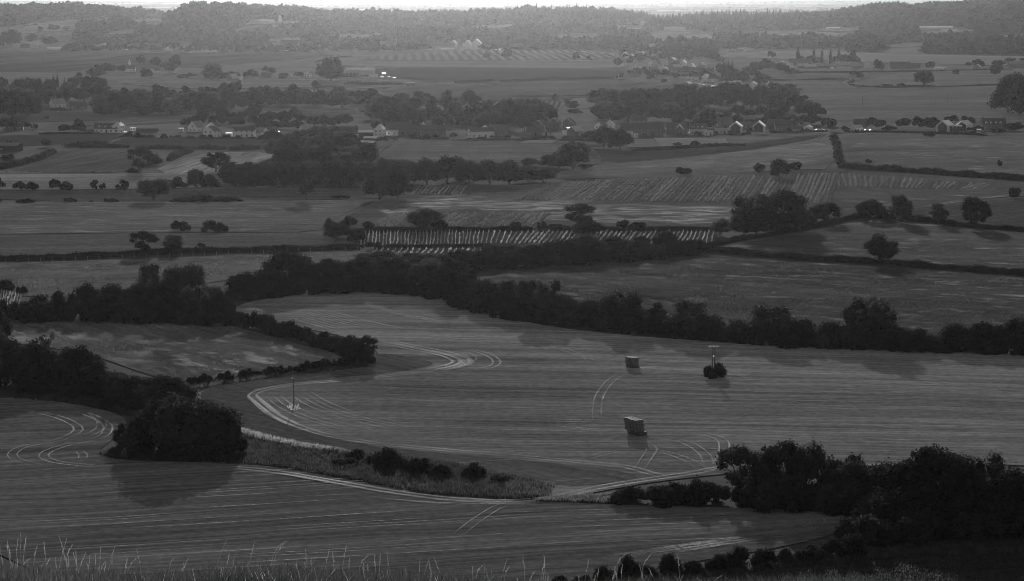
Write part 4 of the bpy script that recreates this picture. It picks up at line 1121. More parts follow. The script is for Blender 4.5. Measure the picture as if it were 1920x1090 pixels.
# ------------------------------------------------------------------ woods on the far hills (one mass nobody could count)
WOODS = [
 ([(-700, 5), (60, 6), (150, 8), (265, 18), (275, 30), (255, 38), (150, 36), (100, 36), (20, 50), (-700, 62)], 15),
 ([(135, 82), (150, 62), (200, 46), (250, 38), (290, 28), (340, 20), (400, 24), (445, 44), (440, 60), (410, 74), (330, 80), (230, 84)], 15),
 ([(340, 8), (440, 10), (560, 18), (640, 26), (640, 60), (600, 66), (520, 52), (500, 48), (450, 46), (430, 28), (360, 22)], 15),
 ([(420, 76), (450, 64), (560, 56), (640, 60), (720, 64), (720, 92), (640, 88), (540, 90), (440, 90), (360, 92)], 14),
 ([(640, 24), (760, 22), (900, 24), (1000, 16), (1200, 26), (1215, 40), (1300, 46), (1215, 62), (1180, 66), (1000, 70), (860, 82), (740, 86), (640, 62)], 15),
 ([(860, 84), (980, 70), (1120, 68), (1200, 70), (1230, 84), (1180, 92), (980, 92)], 13),
 ([(1220, 50), (1320, 34), (1500, 26), (1560, 20), (1640, 6), (1760, 4), (1940, -4), (2700, -4), (2700, 64), (1930, 62), (1700, 64), (1500, 56), (1330, 62)], 15),
 ([(1590, 98), (1580, 84), (1600, 66), (1700, 64), (1860, 66), (1880, 80), (2700, 84), (2700, 104), (1920, 104), (1760, 102)], 14),
 ([(1330, 92), (1345, 76), (1400, 78), (1500, 74), (1580, 76), (1580, 92), (1440, 93)], 12),
 ([(1280, 100), (1220, 92), (1250, 88), (1330, 80), (1345, 92), (1340, 106)], 11),
]
CLEAR = [[(1010, 74), (1050, 64), (1120, 62), (1130, 71)], [(590, 72), (650, 63), (740, 64), (660, 74)], [(235, 44), (250, 36), (305, 35), (312, 42)], [(455, 50), (470, 41), (570, 39), (580, 46)],
         [(1525, 60), (1540, 52), (1610, 51), (1615, 58)], [(1720, 66), (1730, 51), (1815, 50), (1830, 62)], [(860, 52), (920, 46), (980, 47), (930, 54)], [(1130, 52), (1180, 47), (1225, 50), (1190, 57)], [(180, 66), (220, 58), (280, 56), (240, 66)],
         [(1640, 88), (1700, 80), (1760, 82), (1700, 90)], [(480, 76), (540, 70), (590, 72), (540, 80)]]
for q_ in CLEAR:
    field('hill_pasture', q_, field_mat('hill_pasture', 0.26, 0, 0.2, 0.2), 2)
def fill_woods():
    for poly, h in WOODS:
        A = np.array(poly)
        y0, y1 = 3900, 8200
        sp = 19.0
        lo, hi = (A[:, 0].min() - 960) / FPX, (A[:, 0].max() - 960) / FPX
        gx, gy = np.meshgrid(np.arange(min(lo * y0, lo * y1), max(hi * y0, hi * y1), sp), np.arange(y0, y1, sp))
        gx, gy = gx.ravel(), gy.ravel()
        gx = gx + RNG.uniform(-6, 6, gx.size); gy = gy + RNG.uniform(-6, 6, gy.size)
        z = terrain(gx, gy)
        u, v = project(gx, gy, z)
        k = in_poly(u, v, poly) & (gy < 7400)
        for q_ in CLEAR:
            for d_ in (1.5, 5, 9, 13): k &= ~in_poly(u, v, [(a, b + d_) for a, b in q_])
        conif = ((u > 1200) & (u < 1500) & (v < 50)) | ((u > 940) & (u < 1100) & (v < 34) & (RNG.random(u.size) < 0.5))
        gx, gy, z, conif = gx[k], gy[k], z[k], conif[k]
        patch = 0.80 + 0.30 * np.sin(gx / 23 + 2.2 * np.sin(gy / 60)) * np.sin(gy / 37 + 1.5 * np.sin(gx / 71)) + 0.16 * np.sin(gx / 90 + gy / 120)
        for i in range(len(gx)):
            hh = h * 1.5 * RNG.uniform(0.55, 1.3) * patch[i]
            FARPTS.append((gx[i], gy[i], z[i] - 1.5, h * (0.7 if conif[i] else RNG.uniform(1.2, 1.8)), hh * (1.15 if conif[i] else 1), bool(conif[i])))
    # scattered parkland trees and hedgerow trees over the far country and beyond the ridge
    for _ in range(2600):
        y = random.uniform(8200, 30000); x = random.uniform(-0.3, 0.3) * y
        c = random.random()
        FARPTS.append((x, y, float(terrain(x, y)) - 0.5, random.uniform(14, 60) if c < 0.6 else 12, random.uniform(8, 14), False))
    # valley-floor trees out of the frame on both sides so that the country goes on
    for _ in range(900):
        y = random.uniform(500, 4600); s = random.choice((-1, 1)); x = s * y * random.uniform(0.235, 0.42)
        FARPTS.append((x, y, float(terrain(x, y)) - 0.2, random.uniform(8, 13), random.uniform(7, 12), False))
fill_woods()

def far_woodland():
    protos = bpy.data.collections.new('woodland_tree_kinds')
    idx = 0
    for s_ in range(5):
        rng = np.random.default_rng(100 + s_)
        cl = clump_crown(rng, 1.0, 0.12, 1.0, 11, 0.16, 0.26, 'dome' if s_ % 2 else 'round')
        V, F = crown_geo(cl, 260, 0.05, rng, 0.93, ICO1, 0.06)
        me = bpy.data.meshes.new('far_tree'); me.from_pydata(V.tolist(), [], F); me.update(); me.materials.append(M_FAR)
        protos.objects.link(bpy.data.objects.new('a%d_far_tree' % s_, me))
    for s_ in range(2):
        rng = np.random.default_rng(200 + s_); cl = []
        for i in range(12):
            t = i / 11; rr = 0.5 * (1 - t) ** 0.85 + 0.03; a = rng.uniform(0, 6.28)
            for k in range(2):
                cl.append((rr * .45 * math.cos(a + 3 * k), rr * .45 * math.sin(a + 3 * k), 0.08 + 0.9 * t, max(0.04, rr * 0.6)))
        V, F = crown_geo(cl, 300, 0.04, rng, 0.8, ICO1, 0.15)
        me = bpy.data.meshes.new('far_conifer'); me.from_pydata(V.tolist(), [], F); me.update(); me.materials.append(M_FAR)
        protos.objects.link(bpy.data.objects.new('b%d_far_conifer' % s_, me))
    n = len(FARPTS)
    A = np.array([p[:5] for p in FARPTS]); con = np.array([p[5] for p in FARPTS])
    me = bpy.data.meshes.new('far_woodland')
    me.vertices.add(n); me.vertices.foreach_set('co', A[:, :3].astype(np.float32).ravel())
    sc = np.column_stack([A[:, 3], A[:, 3], A[:, 4]]).astype(np.float32)
    at_ = me.attributes.new('sc', 'FLOAT_VECTOR', 'POINT'); at_.data.foreach_set('vector', sc.ravel())
    ro = np.zeros((n, 3), np.float32); ro[:, 2] = RNG.uniform(0, 6.28, n)
    at_ = me.attributes.new('ro', 'FLOAT_VECTOR', 'POINT'); at_.data.foreach_set('vector', ro.ravel())
    ix = np.where(con, 5 + RNG.integers(0, 2, n), RNG.integers(0, 5, n)).astype(np.int32)
    at_ = me.attributes.new('ix', 'INT', 'POINT'); at_.data.foreach_set('value', ix)
    o = bpy.data.objects.new('far_woodland', me); COL.objects.link(o)
    g = bpy.data.node_groups.new('scatter_trees', 'GeometryNodeTree')
    g.interface.new_socket('Geometry', in_out='INPUT', socket_type='NodeSocketGeometry')
    g.interface.new_socket('Geometry', in_out='OUTPUT', socket_type='NodeSocketGeometry')
    gi, go = g.nodes.new('NodeGroupInput'), g.nodes.new('NodeGroupOutput')
    ci = g.nodes.new('GeometryNodeCollectionInfo'); ci.inputs['Collection'].default_value = protos
    ci.inputs['Separate Children'].default_value = True; ci.inputs['Reset Children'].default_value = True
    ip = g.nodes.new('GeometryNodeInstanceOnPoints'); ip.inputs['Pick Instance'].default_value = True
    def na(nm, t):
        q = g.nodes.new('GeometryNodeInputNamedAttribute'); q.data_type = t; q.inputs['Name'].default_value = nm
        return q.outputs['Attribute']
    g.links.new(gi.outputs[0], ip.inputs['Points'])
    g.links.new(ci.outputs[0], ip.inputs['Instance'])
    g.links.new(na('ix', 'INT'), ip.inputs['Instance Index'])
    e2r = g.nodes.new('FunctionNodeEulerToRotation')
    g.links.new(na('ro', 'FLOAT_VECTOR'), e2r.inputs[0])
    g.links.new(e2r.outputs[0], ip.inputs['Rotation'])
    g.links.new(na('sc', 'FLOAT_VECTOR'), ip.inputs['Scale'])
    g.links.new(ip.outputs[0], go.inputs[0])
    md = o.modifiers.new('scatter', 'NODES'); md.node_group = g
    tag(o, 'hazy far woods covering the hills below the skyline', 'woodland', kind='stuff')
    print('far trees', n)
far_woodland()

# ------------------------------------------------------------------ vine rows
ROWN = {}
def vine_row(a, b, kind, post_mesh=None, every=4.0):
    p, q = at(*a), at(*b)
    L = (q - p).length
    n = max(4, int(L / 1.6))
    t = np.linspace(0, 1, n)
    X = p.x + (q.x - p.x) * t; Y = p.y + (q.y - p.y) * t
    d = np.array([q.x - p.x, q.y - p.y]); d /= np.linalg.norm(d); nn = np.array([-d[1], d[0]])
    w0 = RNG.normal(0, 0.12, n) + (0.16 if kind == 'net' else 0.4) * np.sin(np.linspace(0, RNG.uniform(2, 7), n) + RNG.uniform(0, 6))
    X = X + nn[0] * w0; Y = Y + nn[1] * w0
    Z = terrain(X, Y) + lift(Y.mean())
    net = kind == 'net'
    hgt = {'net': 0.95, 'leafy': 1.15, 'young': 0.6}[kind]; wd = {'net': 0.12, 'leafy': 0.55, 'young': 0.4}[kind]
    V, F = [], []
    prof = [(-1, 0.12), (-.8, .7), (0, 1), (.8, .7), (1, .12)]
    hv = hgt * (1 + RNG.normal(0, 0.18, n)) * (np.where(RNG.random(n) < 0.28, 0.3, 1.0) if net else 1.0); wv = wd * (1 + RNG.normal(0, 0.25, n))
    for i in range(n):
        for u, v in prof:
            V.append((X[i] + nn[0] * u * wv[i], Y[i] + nn[1] * u * wv[i], Z[i] + v * hv[i]))
    for i in range(n - 1):
        for j in range(4):
            k = i * 5 + j; F.append((k, k + 1, k + 6, k + 5))
    V = np.array(V)
    m = {'net': M_NET, 'leafy': M_VINE, 'young': M_ROUGH}[kind]
    if not net:
        # one small leafy plant every two metres along a thin training band
        npl = max(3, int(L / 2.1)); per = 9
        ft = np.repeat((np.arange(npl) + RNG.uniform(-.25, .25, npl)) / npl, per)
        big = np.repeat(RNG.uniform(0.5, 1.35, npl), per)
        bx, by = np.interp(ft, t, X), np.interp(ft, t, Y)
        Pp = np.column_stack([bx + RNG.normal(0, .26, len(ft)), by + RNG.normal(0, .34, len(ft)), terrain(bx, by) + lift(Y.mean()) + RNG.uniform(0.15, 1.0, len(ft)) * hgt * big])
        V2, F2 = cards(Pp, rand_dirs(len(ft), RNG), 0.25, RNG)
        V, F = V2, F2
    o = empty('vine_row', (p.x, p.y, p.z))
    V = V - np.array(p)
    me_obj('netting' if net else 'foliage', V, F, m, o)
    if post_mesh:
        k = max(2, int(L / every) + 1)
        for i in range(k):
            f = i / (k - 1)
            x, y = p.x + (q.x - p.x) * f, p.y + (q.y - p.y) * f
            inst('post', post_mesh, o, (x - p.x, y - p.y, float(terrain(x, y)) - p.z))
    return o
POSTM = MB().tube([(0, 0, -.1), (0, 0, 0.8), (0, 0, 1.4)], [0.045, 0.04, 0.035], 5).mesh('post', M_STONE)

def rows(xs, line, kind, what, place, group, post=None, every=4.0):
    n = len(xs)
    for i, x in enumerate(xs):
        a, b = line(x)
        o = vine_row(a, b, kind, post, every)
        pos = 'leftmost' if i == 0 else 'rightmost' if i == n - 1 else ordn(i + 1) + ' from the left'
        tag(o, f'{what}, {pos} in {place}', 'vine row', group)
rows(np.concatenate([np.arange(676, 900, 6.8), np.arange(900, 1335, 9.2)]), lambda x: ((x, (464 if x < 950 else 459) + random.uniform(-2, 1.5)), (x + (3 if x < 880 else min(18, 3 + (x - 880) * 0.15)) - (max(0, x - 1230) * 0.12), 437 + random.uniform(-1.5, 1.5))), 'net', 'vine row in pale netting', 'the white vineyard strip', 'netted vine rows', POSTM, 7.0)
rows(np.arange(700, 960, 11.5), lambda x: ((x, 477), (x + 7, 469)), 'net', 'short vine row in pale netting', 'the hedge-foot strip', 'short netted vine rows', POSTM, 7.0)
rows(np.arange(-30, 42, 5.2), lambda x: ((x - 4, 576), (x + 2, 548 + max(0, x) * 0.25)), 'net', 'vine row in pale netting', 'the left edge vineyard', 'netted vine rows at the left edge', POSTM, 5.0)
rows(np.arange(968, 1560, 9.0), lambda x: ((x, 376 + 0.012 * (x - 968)), (x + 58 - 0.06 * (x - 968), 345 - 0.032 * (x - 968))), 'leafy', 'leafy young vine row', 'the planted slope', 'vine rows on the planted slope')
rows(np.arange(1570, 1830, 9.5), lambda x: ((x + 6, 352 + 0.02 * (x - 1570)), (x + 30 * (x - 1570) / 260, 328 + 0.075 * (x - 1570))), 'leafy', 'leafy young vine row', 'the right end of the planted slope', 'vine rows on the planted slope, right end')
rows(np.arange(690, 1010, 8.0), lambda x: ((x, 428), (x + 52 - 0.07 * (x - 690), 402)), 'leafy', 'leafy low vine row', 'the plot above the dark hedge', 'vine rows above the hedge')
rows(np.arange(774, 868, 8.0), lambda x: ((x, 366), (x + 14, 351)), 'net', 'vine row with pale stakes', 'the plot under the rounded wood', 'vine rows under the wood')

# ------------------------------------------------------------------ straw bale stacks
def bale_mesh():
    bm = bmesh.new()
    bmesh.ops.create_cube(bm, size=1)
    bmesh.ops.scale(bm, vec=(2.35, 1.18, 0.88), verts=bm.verts)
    bmesh.ops.bevel(bm, geom=bm.edges[:], offset=0.13, segments=2, affect='EDGES')
    me = bpy.data.meshes.new('straw_bale'); bm.to_mesh(me); bm.free(); me.materials.append(M_BALE)
    return me
BALE = bale_mesh()
TWINE = MB()
for k in (-0.4, -0.13, 0.13, 0.4):
    TWINE.box(-1.178, 1.178, k - 0.012, k + 0.012, 0.437, 0.446)
    TWINE.box(-1.184, -1.175, k - 0.012, k + 0.012, -0.43, 0.43)
    TWINE.box(1.175, 1.184, k - 0.012, k + 0.012, -0.43, 0.43)
TWM = TWINE.mesh('twine', M_WOOD)
def stack(x, y, rot, nx, ny, nz, name, lean):
    p = at(x, y)
    r = Matrix.Rotation(rot, 3, 'Z')
    for k in range(nz):
        for j in range(ny):
            for i in range(nx):
                off = Vector(((i - (nx - 1) / 2) * 2.4 - lean * k + (0.25 if k == 0 else 0), (j - (ny - 1) / 2) * 1.22 + random.uniform(-.04, .04), 0)) + Vector((random.uniform(-.12, .12), 0, 0))
                q = r @ off
                o = inst('straw_bale', BALE, None, (p.x + q.x, p.y + q.y, p.z + lift(p.y) + 0.44 + k * 0.9), (random.uniform(-.025, .025), random.uniform(-.02, .02), rot + random.uniform(-.06, .06)))
                layer = ['bottom', 'second', 'third', 'top'][k] if not (nz == 3 and k == 2) else 'top'
                col = ('left' if i == 0 else 'right') if nx == 2 else 'only'
                tag(o, f'straw bale in the {layer} layer of the {name} stack, {ordn(j + 1)} from the front' + (f', {col} column' if nx == 2 else ''), 'bale', f'bales in the {name} stack')
                inst('twine', TWM, o)
stack(1185, 690, R(24), 1, 3, 3, 'far', 0.0)
stack(1192, 816, R(30), 1, 4, 4, 'near', 0.20)

# ------------------------------------------------------------------ poles
def pole(x, y, hpx, label, cross=True, rad=0.15, top='cap'):
    p = at(x, y); m = mpp(p); h = hpx * m
    o = empty('telegraph_pole', (p.x, p.y, p.z))
    tag(o, label, 'pole')
    MB().tube([(0, 0, -.3), (0, 0, h * .5), (0, 0, h)], [rad * 1.15, rad, rad * .8], 8).build('pole_shaft', M_WOOD, o)
    if cross:
        MB().box(-0.9, 0.9, -0.16 - rad, -rad + 0.02, h - 0.55, h - 0.43).build('crossarm', M_WOOD, o)
        im = MB().tube([(0, 0, 0), (0, 0, .12), (0, 0, .22)], [0.05, 0.08, 0.04], 6).mesh('insulator', M_CERAM)
        for k in (-0.8, -0.45, 0.45, 0.8): inst('insulator', im, o, (k, -0.08 - rad, h - 0.43))
    else:
        MB().tube([(-.55, 0, h + .12), (-.25, 0, h + .18), (0, 0, h - .1)], [0.10, 0.12, 0.09], 6).build('insulator', M_CERAM, o)
    return o
pole(551, 767, 58, 'lone telegraph pole with white cap standing in the left stubble', False, 0.14)
def hpole():
    p = at(1338, 710); h = 8.2
    o = empty('twin_pole', (p.x, p.y, p.z))
    tag(o, 'twin-legged electricity pole rising from a bush in the stubble', 'pole')
    sh = MB().tube([(0, 0, -.3), (0, 0, 4), (0, 0, h)], [0.17, 0.15, 0.13], 8).mesh('pole_shaft', M_WOOD)
    for k in (-0.38, 0.24): inst('pole_shaft', sh, o, (k, 0, 0))
    MB().box(-1.35, 1.15, -0.3, -0.16, h - 0.25, h - 0.1).build('crossarm', M_WOOD, o)
    im = MB().tube([(0, 0, 0), (0, 0, .16), (0, 0, .34)], [0.12, 0.19, 0.08], 7).mesh('insulator', M_CERAM)
    for k in (-1.2, -0.8, -0.25, 0.1, 0.6, 1.0): inst('insulator', im, o, (k, -0.23, h - 0.1))
    MB().box(-0.3, 0.1, -0.35, -0.1, h - 2.6, h - 2.3).build('switch_box', M_CERAM, o)
    b, pw, ph = PROTO['bush'][1]
    for (dx, dy, w_, h_, lab) in ((-1.1, -0.4, 4.4, 3.5, 'dark bush at the left foot of the twin-legged pole'), (1.2, 0.2, 5.0, 4.3, 'taller dark bush at the right foot of the twin-legged pole')):
        tag(inst('bush', b['bush'], None, (p.x + dx, p.y + dy, p.z - 0.1), (0, 0, dx), (w_ / pw, w_ / pw, h_ / ph)), lab, 'bush', 'bushes round the twin pole')
hpole()
pole(1617, 201, 21, 'left of three slender poles in the far right pasture', False, 0.16)
pole(1753, 211, 22, 'middle slender pole in the far right pasture', False, 0.16)
pole(1777, 192, 17, 'pole with crossarms nearest the big right wood', True, 0.2)
pole(1693, 161, 16, 'left of a pole pair beside the far pasture tree', False, 0.16)
pole(1697, 161, 16, 'right of a pole pair beside the far pasture tree', False, 0.16)
pole(109, 228, 18, 'left of a pole pair in the far left meadow', False, 0.16)
pole(113, 228, 18, 'right of a pole pair in the far left meadow', False, 0.16)
pole(551, 225, 17, 'slender pole in the meadow left of centre', False, 0.16)
pole(79, 117, 14, 'slender pole in the far left arable field', False, 0.25)

# fence along the long left hedge
def fence():
    pts = [at(x, 494 - 0.0375 * x) for x in range(10, 690, 22)]
    o = empty('post_fence', pts[0])
    tag(o, 'wire fence of pale posts below the long left hedge', 'fence')
    pm = MB().box(-.07, .07, -.07, .07, -.2, 1.35).mesh('post', M_STONE)
    for p in pts: inst('post', pm, o, p - pts[0])
    b = MB()
    for z in (0.5, 1.1):
        b.tube([tuple(p - pts[0] + Vector((0, 0, z))) for p in pts], [0.012] * len(pts), 4)
    b.build('wire', M_WOOD, o)
    pts = [at(x, 324.5 - 0.001 * x) for x in range(-30, 250, 14)]
    o = empty('post_fence', pts[0])
    tag(o, 'low dark fence between left paddock and pale strip', 'fence')
    pm = MB().box(-.1, .1, -.1, .1, -.2, 1.5).mesh('post', M_WOOD)
    for p in pts: inst('post', pm, o, p - pts[0])
    rm = []
    for z in (0.5, 0.95, 1.3):
        b = MB()
        b.tube([tuple(p - pts[0] + Vector((0, -0.12, z))) for p in pts], [0.07] * len(pts), 4)
        b.build('rail', M_WOOD, o)
    p, q = at(676, 472), at(700, 471)
    o = empty('field_gate', p, math.atan2(q.y - p.y, q.x - p.x))
    tag(o, 'pale five-bar field gate left of the low hedge', 'gate')
    L = (q - p).length
    bar = MB().box(0, L, -.03, .03, -.05, .05).mesh('bar', M_STONE)
    for k in range(5): inst('bar', bar, o, (0, 0, 0.3 + k * 0.25))
    st = MB().box(-.1, .1, -.1, .1, -.2, 1.6).mesh('post', M_STONE)
    for k in (0, L): inst('post', st, o, (k, 0, 0))
    br = MB().box(-.05, .05, -.045, -.031, .25, 1.35).mesh('brace', M_STONE)
    for k in (0.06, 0.5, 0.94): inst('brace', br, o, (L * k, 0, 0))
fence()

# ------------------------------------------------------------------ buildings
WINF = MB().box(-.55, .55, -.05, 0.0, -.6, .6).mesh('window', M_FRAME)
PANE = MB()
for a, b in ((-.47, -.04), (.04, .47)): PANE.box(a, b, -.062, -.04, -.52, .52)
PANEM = PANE.mesh('pane', M_GLASS)
DOORM = MB().box(-.5, .5, -.06, 0.0, 0, 2.05).mesh('door', M_DARKWOOD)

def house(x, y, L, W, eave, ridge, rot, wall, roof, label, cols=3, floors=2, chim=1, detail=2, gable_glass=False, dormers=0, cat='house', name='house', bargeboard=False, gw=True):
    p = at(x, y)
    o = empty(name, (p.x, p.y, p.z - 0.05), R(rot))
    tag(o, label, cat)
    l, w2 = L / 2, W / 2
    b = MB().poly([(-l, -w2, -.3), (l, -w2, -.3), (l, w2, -.3), (-l, w2, -.3), (-l, -w2, eave), (l, -w2, eave), (l, w2, eave), (-l, w2, eave), (-l, 0, ridge), (l, 0, ridge)],
                  [(0, 1, 5, 4), (2, 3, 7, 6), (1, 2, 6, 9, 5), (3, 0, 4, 8, 7), (4, 5, 9, 8), (6, 7, 8, 9), (0, 3, 2, 1)])
    b.build('wall', wall, o)
    ov, th = 0.35, 0.18
    sl_ = (ridge - eave) / w2
    e2 = w2 + ov
    ez = ridge - sl_ * e2
    up = 0.06
    rb = MB()
    for s in (-1, 1):
        pts = [(-l - ov, 0, ridge + up), (l + ov, 0, ridge + up), (l + ov, s * e2, ez + up), (-l - ov, s * e2, ez + up)]
        pts += [(a, c, d + th) for a, c, d in pts]
        f = [(0, 1, 2, 3), (7, 6, 5, 4), (0, 4, 5, 1), (1, 5, 6, 2), (2, 6, 7, 3), (3, 7, 4, 0)]
        if s < 0: f = [tuple(reversed(q)) for q in f]
        rb.poly(pts, f)
    ro = rb.build('roof', roof, o)
    if bargeboard:
        for e in (-1, 1):
            bb = MB()
            for s in (-1, 1):
                xx = e * (l + ov)
                xo = xx + e * 0.14
                pts = [(xx, 0, ridge + up - .12), (xx, s * e2, ez + up - .12), (xx, s * e2, ez + up + th + .08), (xx, 0, ridge + up + th + .08)]
                pts += [(xo, c, d) for a, c, d in pts]
                bb.poly(pts, [(0, 1, 2, 3), (7, 6, 5, 4), (0, 4, 5, 1), (1, 5, 6, 2), (2, 6, 7, 3), (3, 7, 4, 0)])
            bb.build('bargeboard', M_FRAME, o)
    for i in range(chim):
        cx = (l - 0.9) * (1 if i == 0 else -1)
        c = MB().box(cx - .4, cx + .4, -.35, .35, ridge - .8, ridge + 1.1).build('chimney', M_BRICK, ro)
        if detail > 1: MB().tube([(cx, 0, ridge + 1.1), (cx, 0, ridge + 1.5)], [.14, .12], 6).build('chimney_pot', M_TILE, ro)
    def win(xx, yy, z, rz, sc=1.0):
        wn = inst('window', WINF, o, (xx, yy, z), (0, 0, rz), (sc, 1, sc))
        if detail > 1: inst('pane', PANEM, wn)
        else:
            inst('pane', PANEM, wn)
    if cols and detail > 0:
        for f in range(floors):
            z = 1.45 + f * 2.55
            if z + 0.6 > eave: break
            for c in range(cols):
                xx = -l + L * (c + 0.5) / cols
                if f == 0 and c == cols // 2 and detail > 1:
                    inst('door', DOORM, o, (xx, -w2, 0)); continue
                win(xx, -w2, z, 0)
        if rot != 0 and gw and not gable_glass:
            e = -1 if rot > 0 else 1
            rz = R(-90) if e < 0 else R(90)
            for f in range(floors):
                z = 1.45 + f * 2.5
                if z > ridge - 1.3: break
                for c in ((-0.22, 0.22) if W > 6 and z + 0.6 < eave + 0.6 else (0,)): win(e * l, c * W, z, rz)
    if gable_glass:
        e = -1 if rot > 0 else 1
        k = 0.84
        g = MB()
        xx = e * (l + 0.03); x2 = e * (l + 0.10)
        pts = [(xx, -w2 * k, .25), (xx, w2 * k, .25), (xx, w2 * k, eave * .96), (xx, 0, ridge - .75), (xx, -w2 * k, eave * .96)]
        pts += [(x2, a, c) for _, a, c in pts]
        g.poly(pts, [(4, 3, 2, 1, 0), (5, 6, 7, 8, 9), (0, 1, 6, 5), (1, 2, 7, 6), (2, 3, 8, 7), (3, 4, 9, 8), (4, 0, 5, 9)])
        gl = g.build('glazed_gable', M_GLASS, o)
        mu = MB()
        x3 = e * (l + 0.15)
        xa, xb = min(x2, x3), max(x2, x3)
        for c in (-.34, 0, .34): mu.box(xa, xb, c * W - .06, c * W + .06, .25, eave * .95)
        mu.box(xa - .002, xb + .002, -w2 * k, w2 * k, 2.6, 2.75)
        mu.build('mullion', M_SLATE, gl)
    for i in range(dormers):
        cx = -l + L * (i + 0.8) / (dormers + 0.9)
        zz = eave + 0.25
        d = MB().poly([(cx - .7, -w2 + .15, zz - .2), (cx + .7, -w2 + .15, zz - .2), (cx + .7, -w2 + .15, zz + 1.1), (cx, -w2 + .15, zz + 1.75), (cx - .7, -w2 + .15, zz + 1.1),
                       (cx - .7, 0, zz - .2), (cx + .7, 0, zz - .2), (cx + .7, 0, zz + 1.1), (cx, 0, zz + 1.75), (cx - .7, 0, zz + 1.1)],
                      [(0, 1, 2, 3, 4), (9, 8, 7, 6, 5), (1, 6, 7, 2), (2, 7, 8, 3), (3, 8, 9, 4), (4, 9, 5, 0), (0, 5, 6, 1)]).build('dormer', M_WHITE, o)
        MB().box(cx - .4, cx + .4, -w2 + .1, -w2 + .149, zz + .1, zz + 1.0).build('pane', M_GLASS, d)
    return o

H = house
# left cottages
H(201, 249, 17, 8, 3.2, 6.6, 0, M_WHITE, M_TILE, 'long white cottage with three dormers in the dark roof', 5, 1, 1, dormers=3)
H(222, 249, 8, 6, 5.0, 7.2, 78, M_WHITE, M_TILE, 'bright white gabled wing at the right of the dormer cottage', 2, 2, 1)
H(174, 249, 12, 6, 2.6, 4.6, 10, M_BRICK, M_PALE_ROOF, 'brick outbuilding with pale roof left of the dormer cottage', 3, 1, 0)
H(277, 257, 14, 8, 2.8, 5.6, 0, M_CREAM, M_TILE, 'long low bungalow with dark roof left of centre', 6, 1, 0)
H(305, 258, 9, 4, 2.0, 2.9, 0, M_WHITE, M_PALE_ROOF, 'low white shed right of the long bungalow', 3, 1, 0)
H(368, 247, 10, 7.5, 3.4, 7.4, 65, M_WHITE, M_SLATE, 'white steep-gabled house, left of the cottage pair', 2, 2, 0, bargeboard=True)
H(397, 258, 10, 8, 4.8, 7.6, 68, M_WHITE, M_TILE, 'white two-storey house with front porch among the left cottages', 2, 2, 0, bargeboard=True)
H(402, 246, 9, 8, 3.2, 6.4, 70, M_CREAM, M_TILE, 'cream gabled house behind the porch house', 2, 2, 1, bargeboard=True)
H(459, 257, 14, 7, 4.6, 7.0, 0, M_WHITE, M_TILE, 'wide white house with dark tiled roof and lean-to', 4, 2, 0)
H(508, 253, 8, 6, 3.0, 5.5, 40, M_CREAM, M_SLATE, 'small pale house half hidden right of the wide white house', 2, 1, 0)
H(575, 250, 9, 6, 3.0, 5.6, 35, M_CREAM, M_PALE_ROOF, 'pale roofed cottage among trees left of the farm', 2, 1, 0)
H(18, 283, 14, 9, 3.4, 5.0, -12, M_DARKWOOD, M_SLATE, 'dark timber barn with mono roof at the left edge', 2, 1, 0, cat='barn', name='barn', gw=False)
H(28, 244, 12, 7, 2.6, 5.2, 8, M_BRICK, M_TILE, 'brick farmhouse half hidden in trees at far left', 3, 1, 0)
H(108, 201, 12, 8, 3.2, 7.2, 40, M_WHITE, M_PALE_ROOF, 'white cottage with pale roof above the clipped hedge', 3, 1, 1)
H(105, 174, 12, 7, 2.6, 5.6, 5, M_BRICK, M_TILE, 'brick house in trees above the white cottage', 3, 1, 0)
H(148, 204, 14, 8, 2.4, 5.0, 0, M_BRICK, M_TILE, 'low brick house right of the white cottage', 3, 1, 0)
H(215, 180, 9, 7, 3.0, 6.0, 60, M_CREAM, M_TILE, 'small gabled house inside the long wood', 2, 2, 0, bargeboard=True)
# farm below the wood
H(650, 258, 15, 7, 4.6, 7.4, 0, M_BRICK, M_TILE, 'brick farmhouse with dark roof left of the chapel', 4, 2, 1)
H(662, 259, 7, 3, 1.9, 2.4, 0, M_WHITE, M_SHEET, 'bright white lean-to below the brick farmhouse', 2, 1, 0, 1)
H(688, 256, 13, 6, 3.0, 4.2, 0, M_DARKWOOD, M_SHEET, 'open dark barn with a shiny metal roof', 0, 0, 0, cat='barn', name='barn')
H(712, 256, 12, 6.5, 5.0, 8.2, 82, M_WHITE, M_TILE, 'white chapel-like house with steep gable and chimney', 2, 2, 1)
H(730, 254, 12, 4, 2.2, 3.2, -6, M_WHITE, M_SHEET, 'low white range right of the chapel-like house', 3, 1, 0, 1)
H(696, 265, 9, 5, 2.2, 3.2, -15, M_DARKWOOD, M_SHEET, 'small shed with bright roof below the farm barn', 0, 0, 0, cat='shed', name='shed')
H(690, 273, 10, 5, 2.0, 3.0, -20, M_DARKWOOD, M_SHEET, 'lowest bright-roofed shed beside the pale lane', 0, 0, 0, cat='shed', name='shed')
H(748, 252, 18, 9, 4.0, 8.6, 8, M_BRICK, M_TILE, 'large brick house with broad dark roof in the middle village', 4, 1, 1)
H(776, 254, 10, 7, 4.6, 7.8, 10, M_BRICK, M_TILE, 'brick house left of the pointed garden tree', 3, 2, 1)
H(812, 256, 17, 8, 4.6, 7.8, 6, M_BRICK, M_TILE, 'wide brick house with pale windows behind round bushes', 4, 2, 1)
H(797, 250, 8, 6, 5.0, 8.2, 75, M_CREAM, M_TILE, 'cream-edged gable behind the wide brick house', 1, 2, 0, bargeboard=True)
H(901, 258, 17, 9, 4.4, 6.8, 20, M_WHITE, M_TILE, 'bright white mono-pitch house by the paddock', 4, 2, 1)
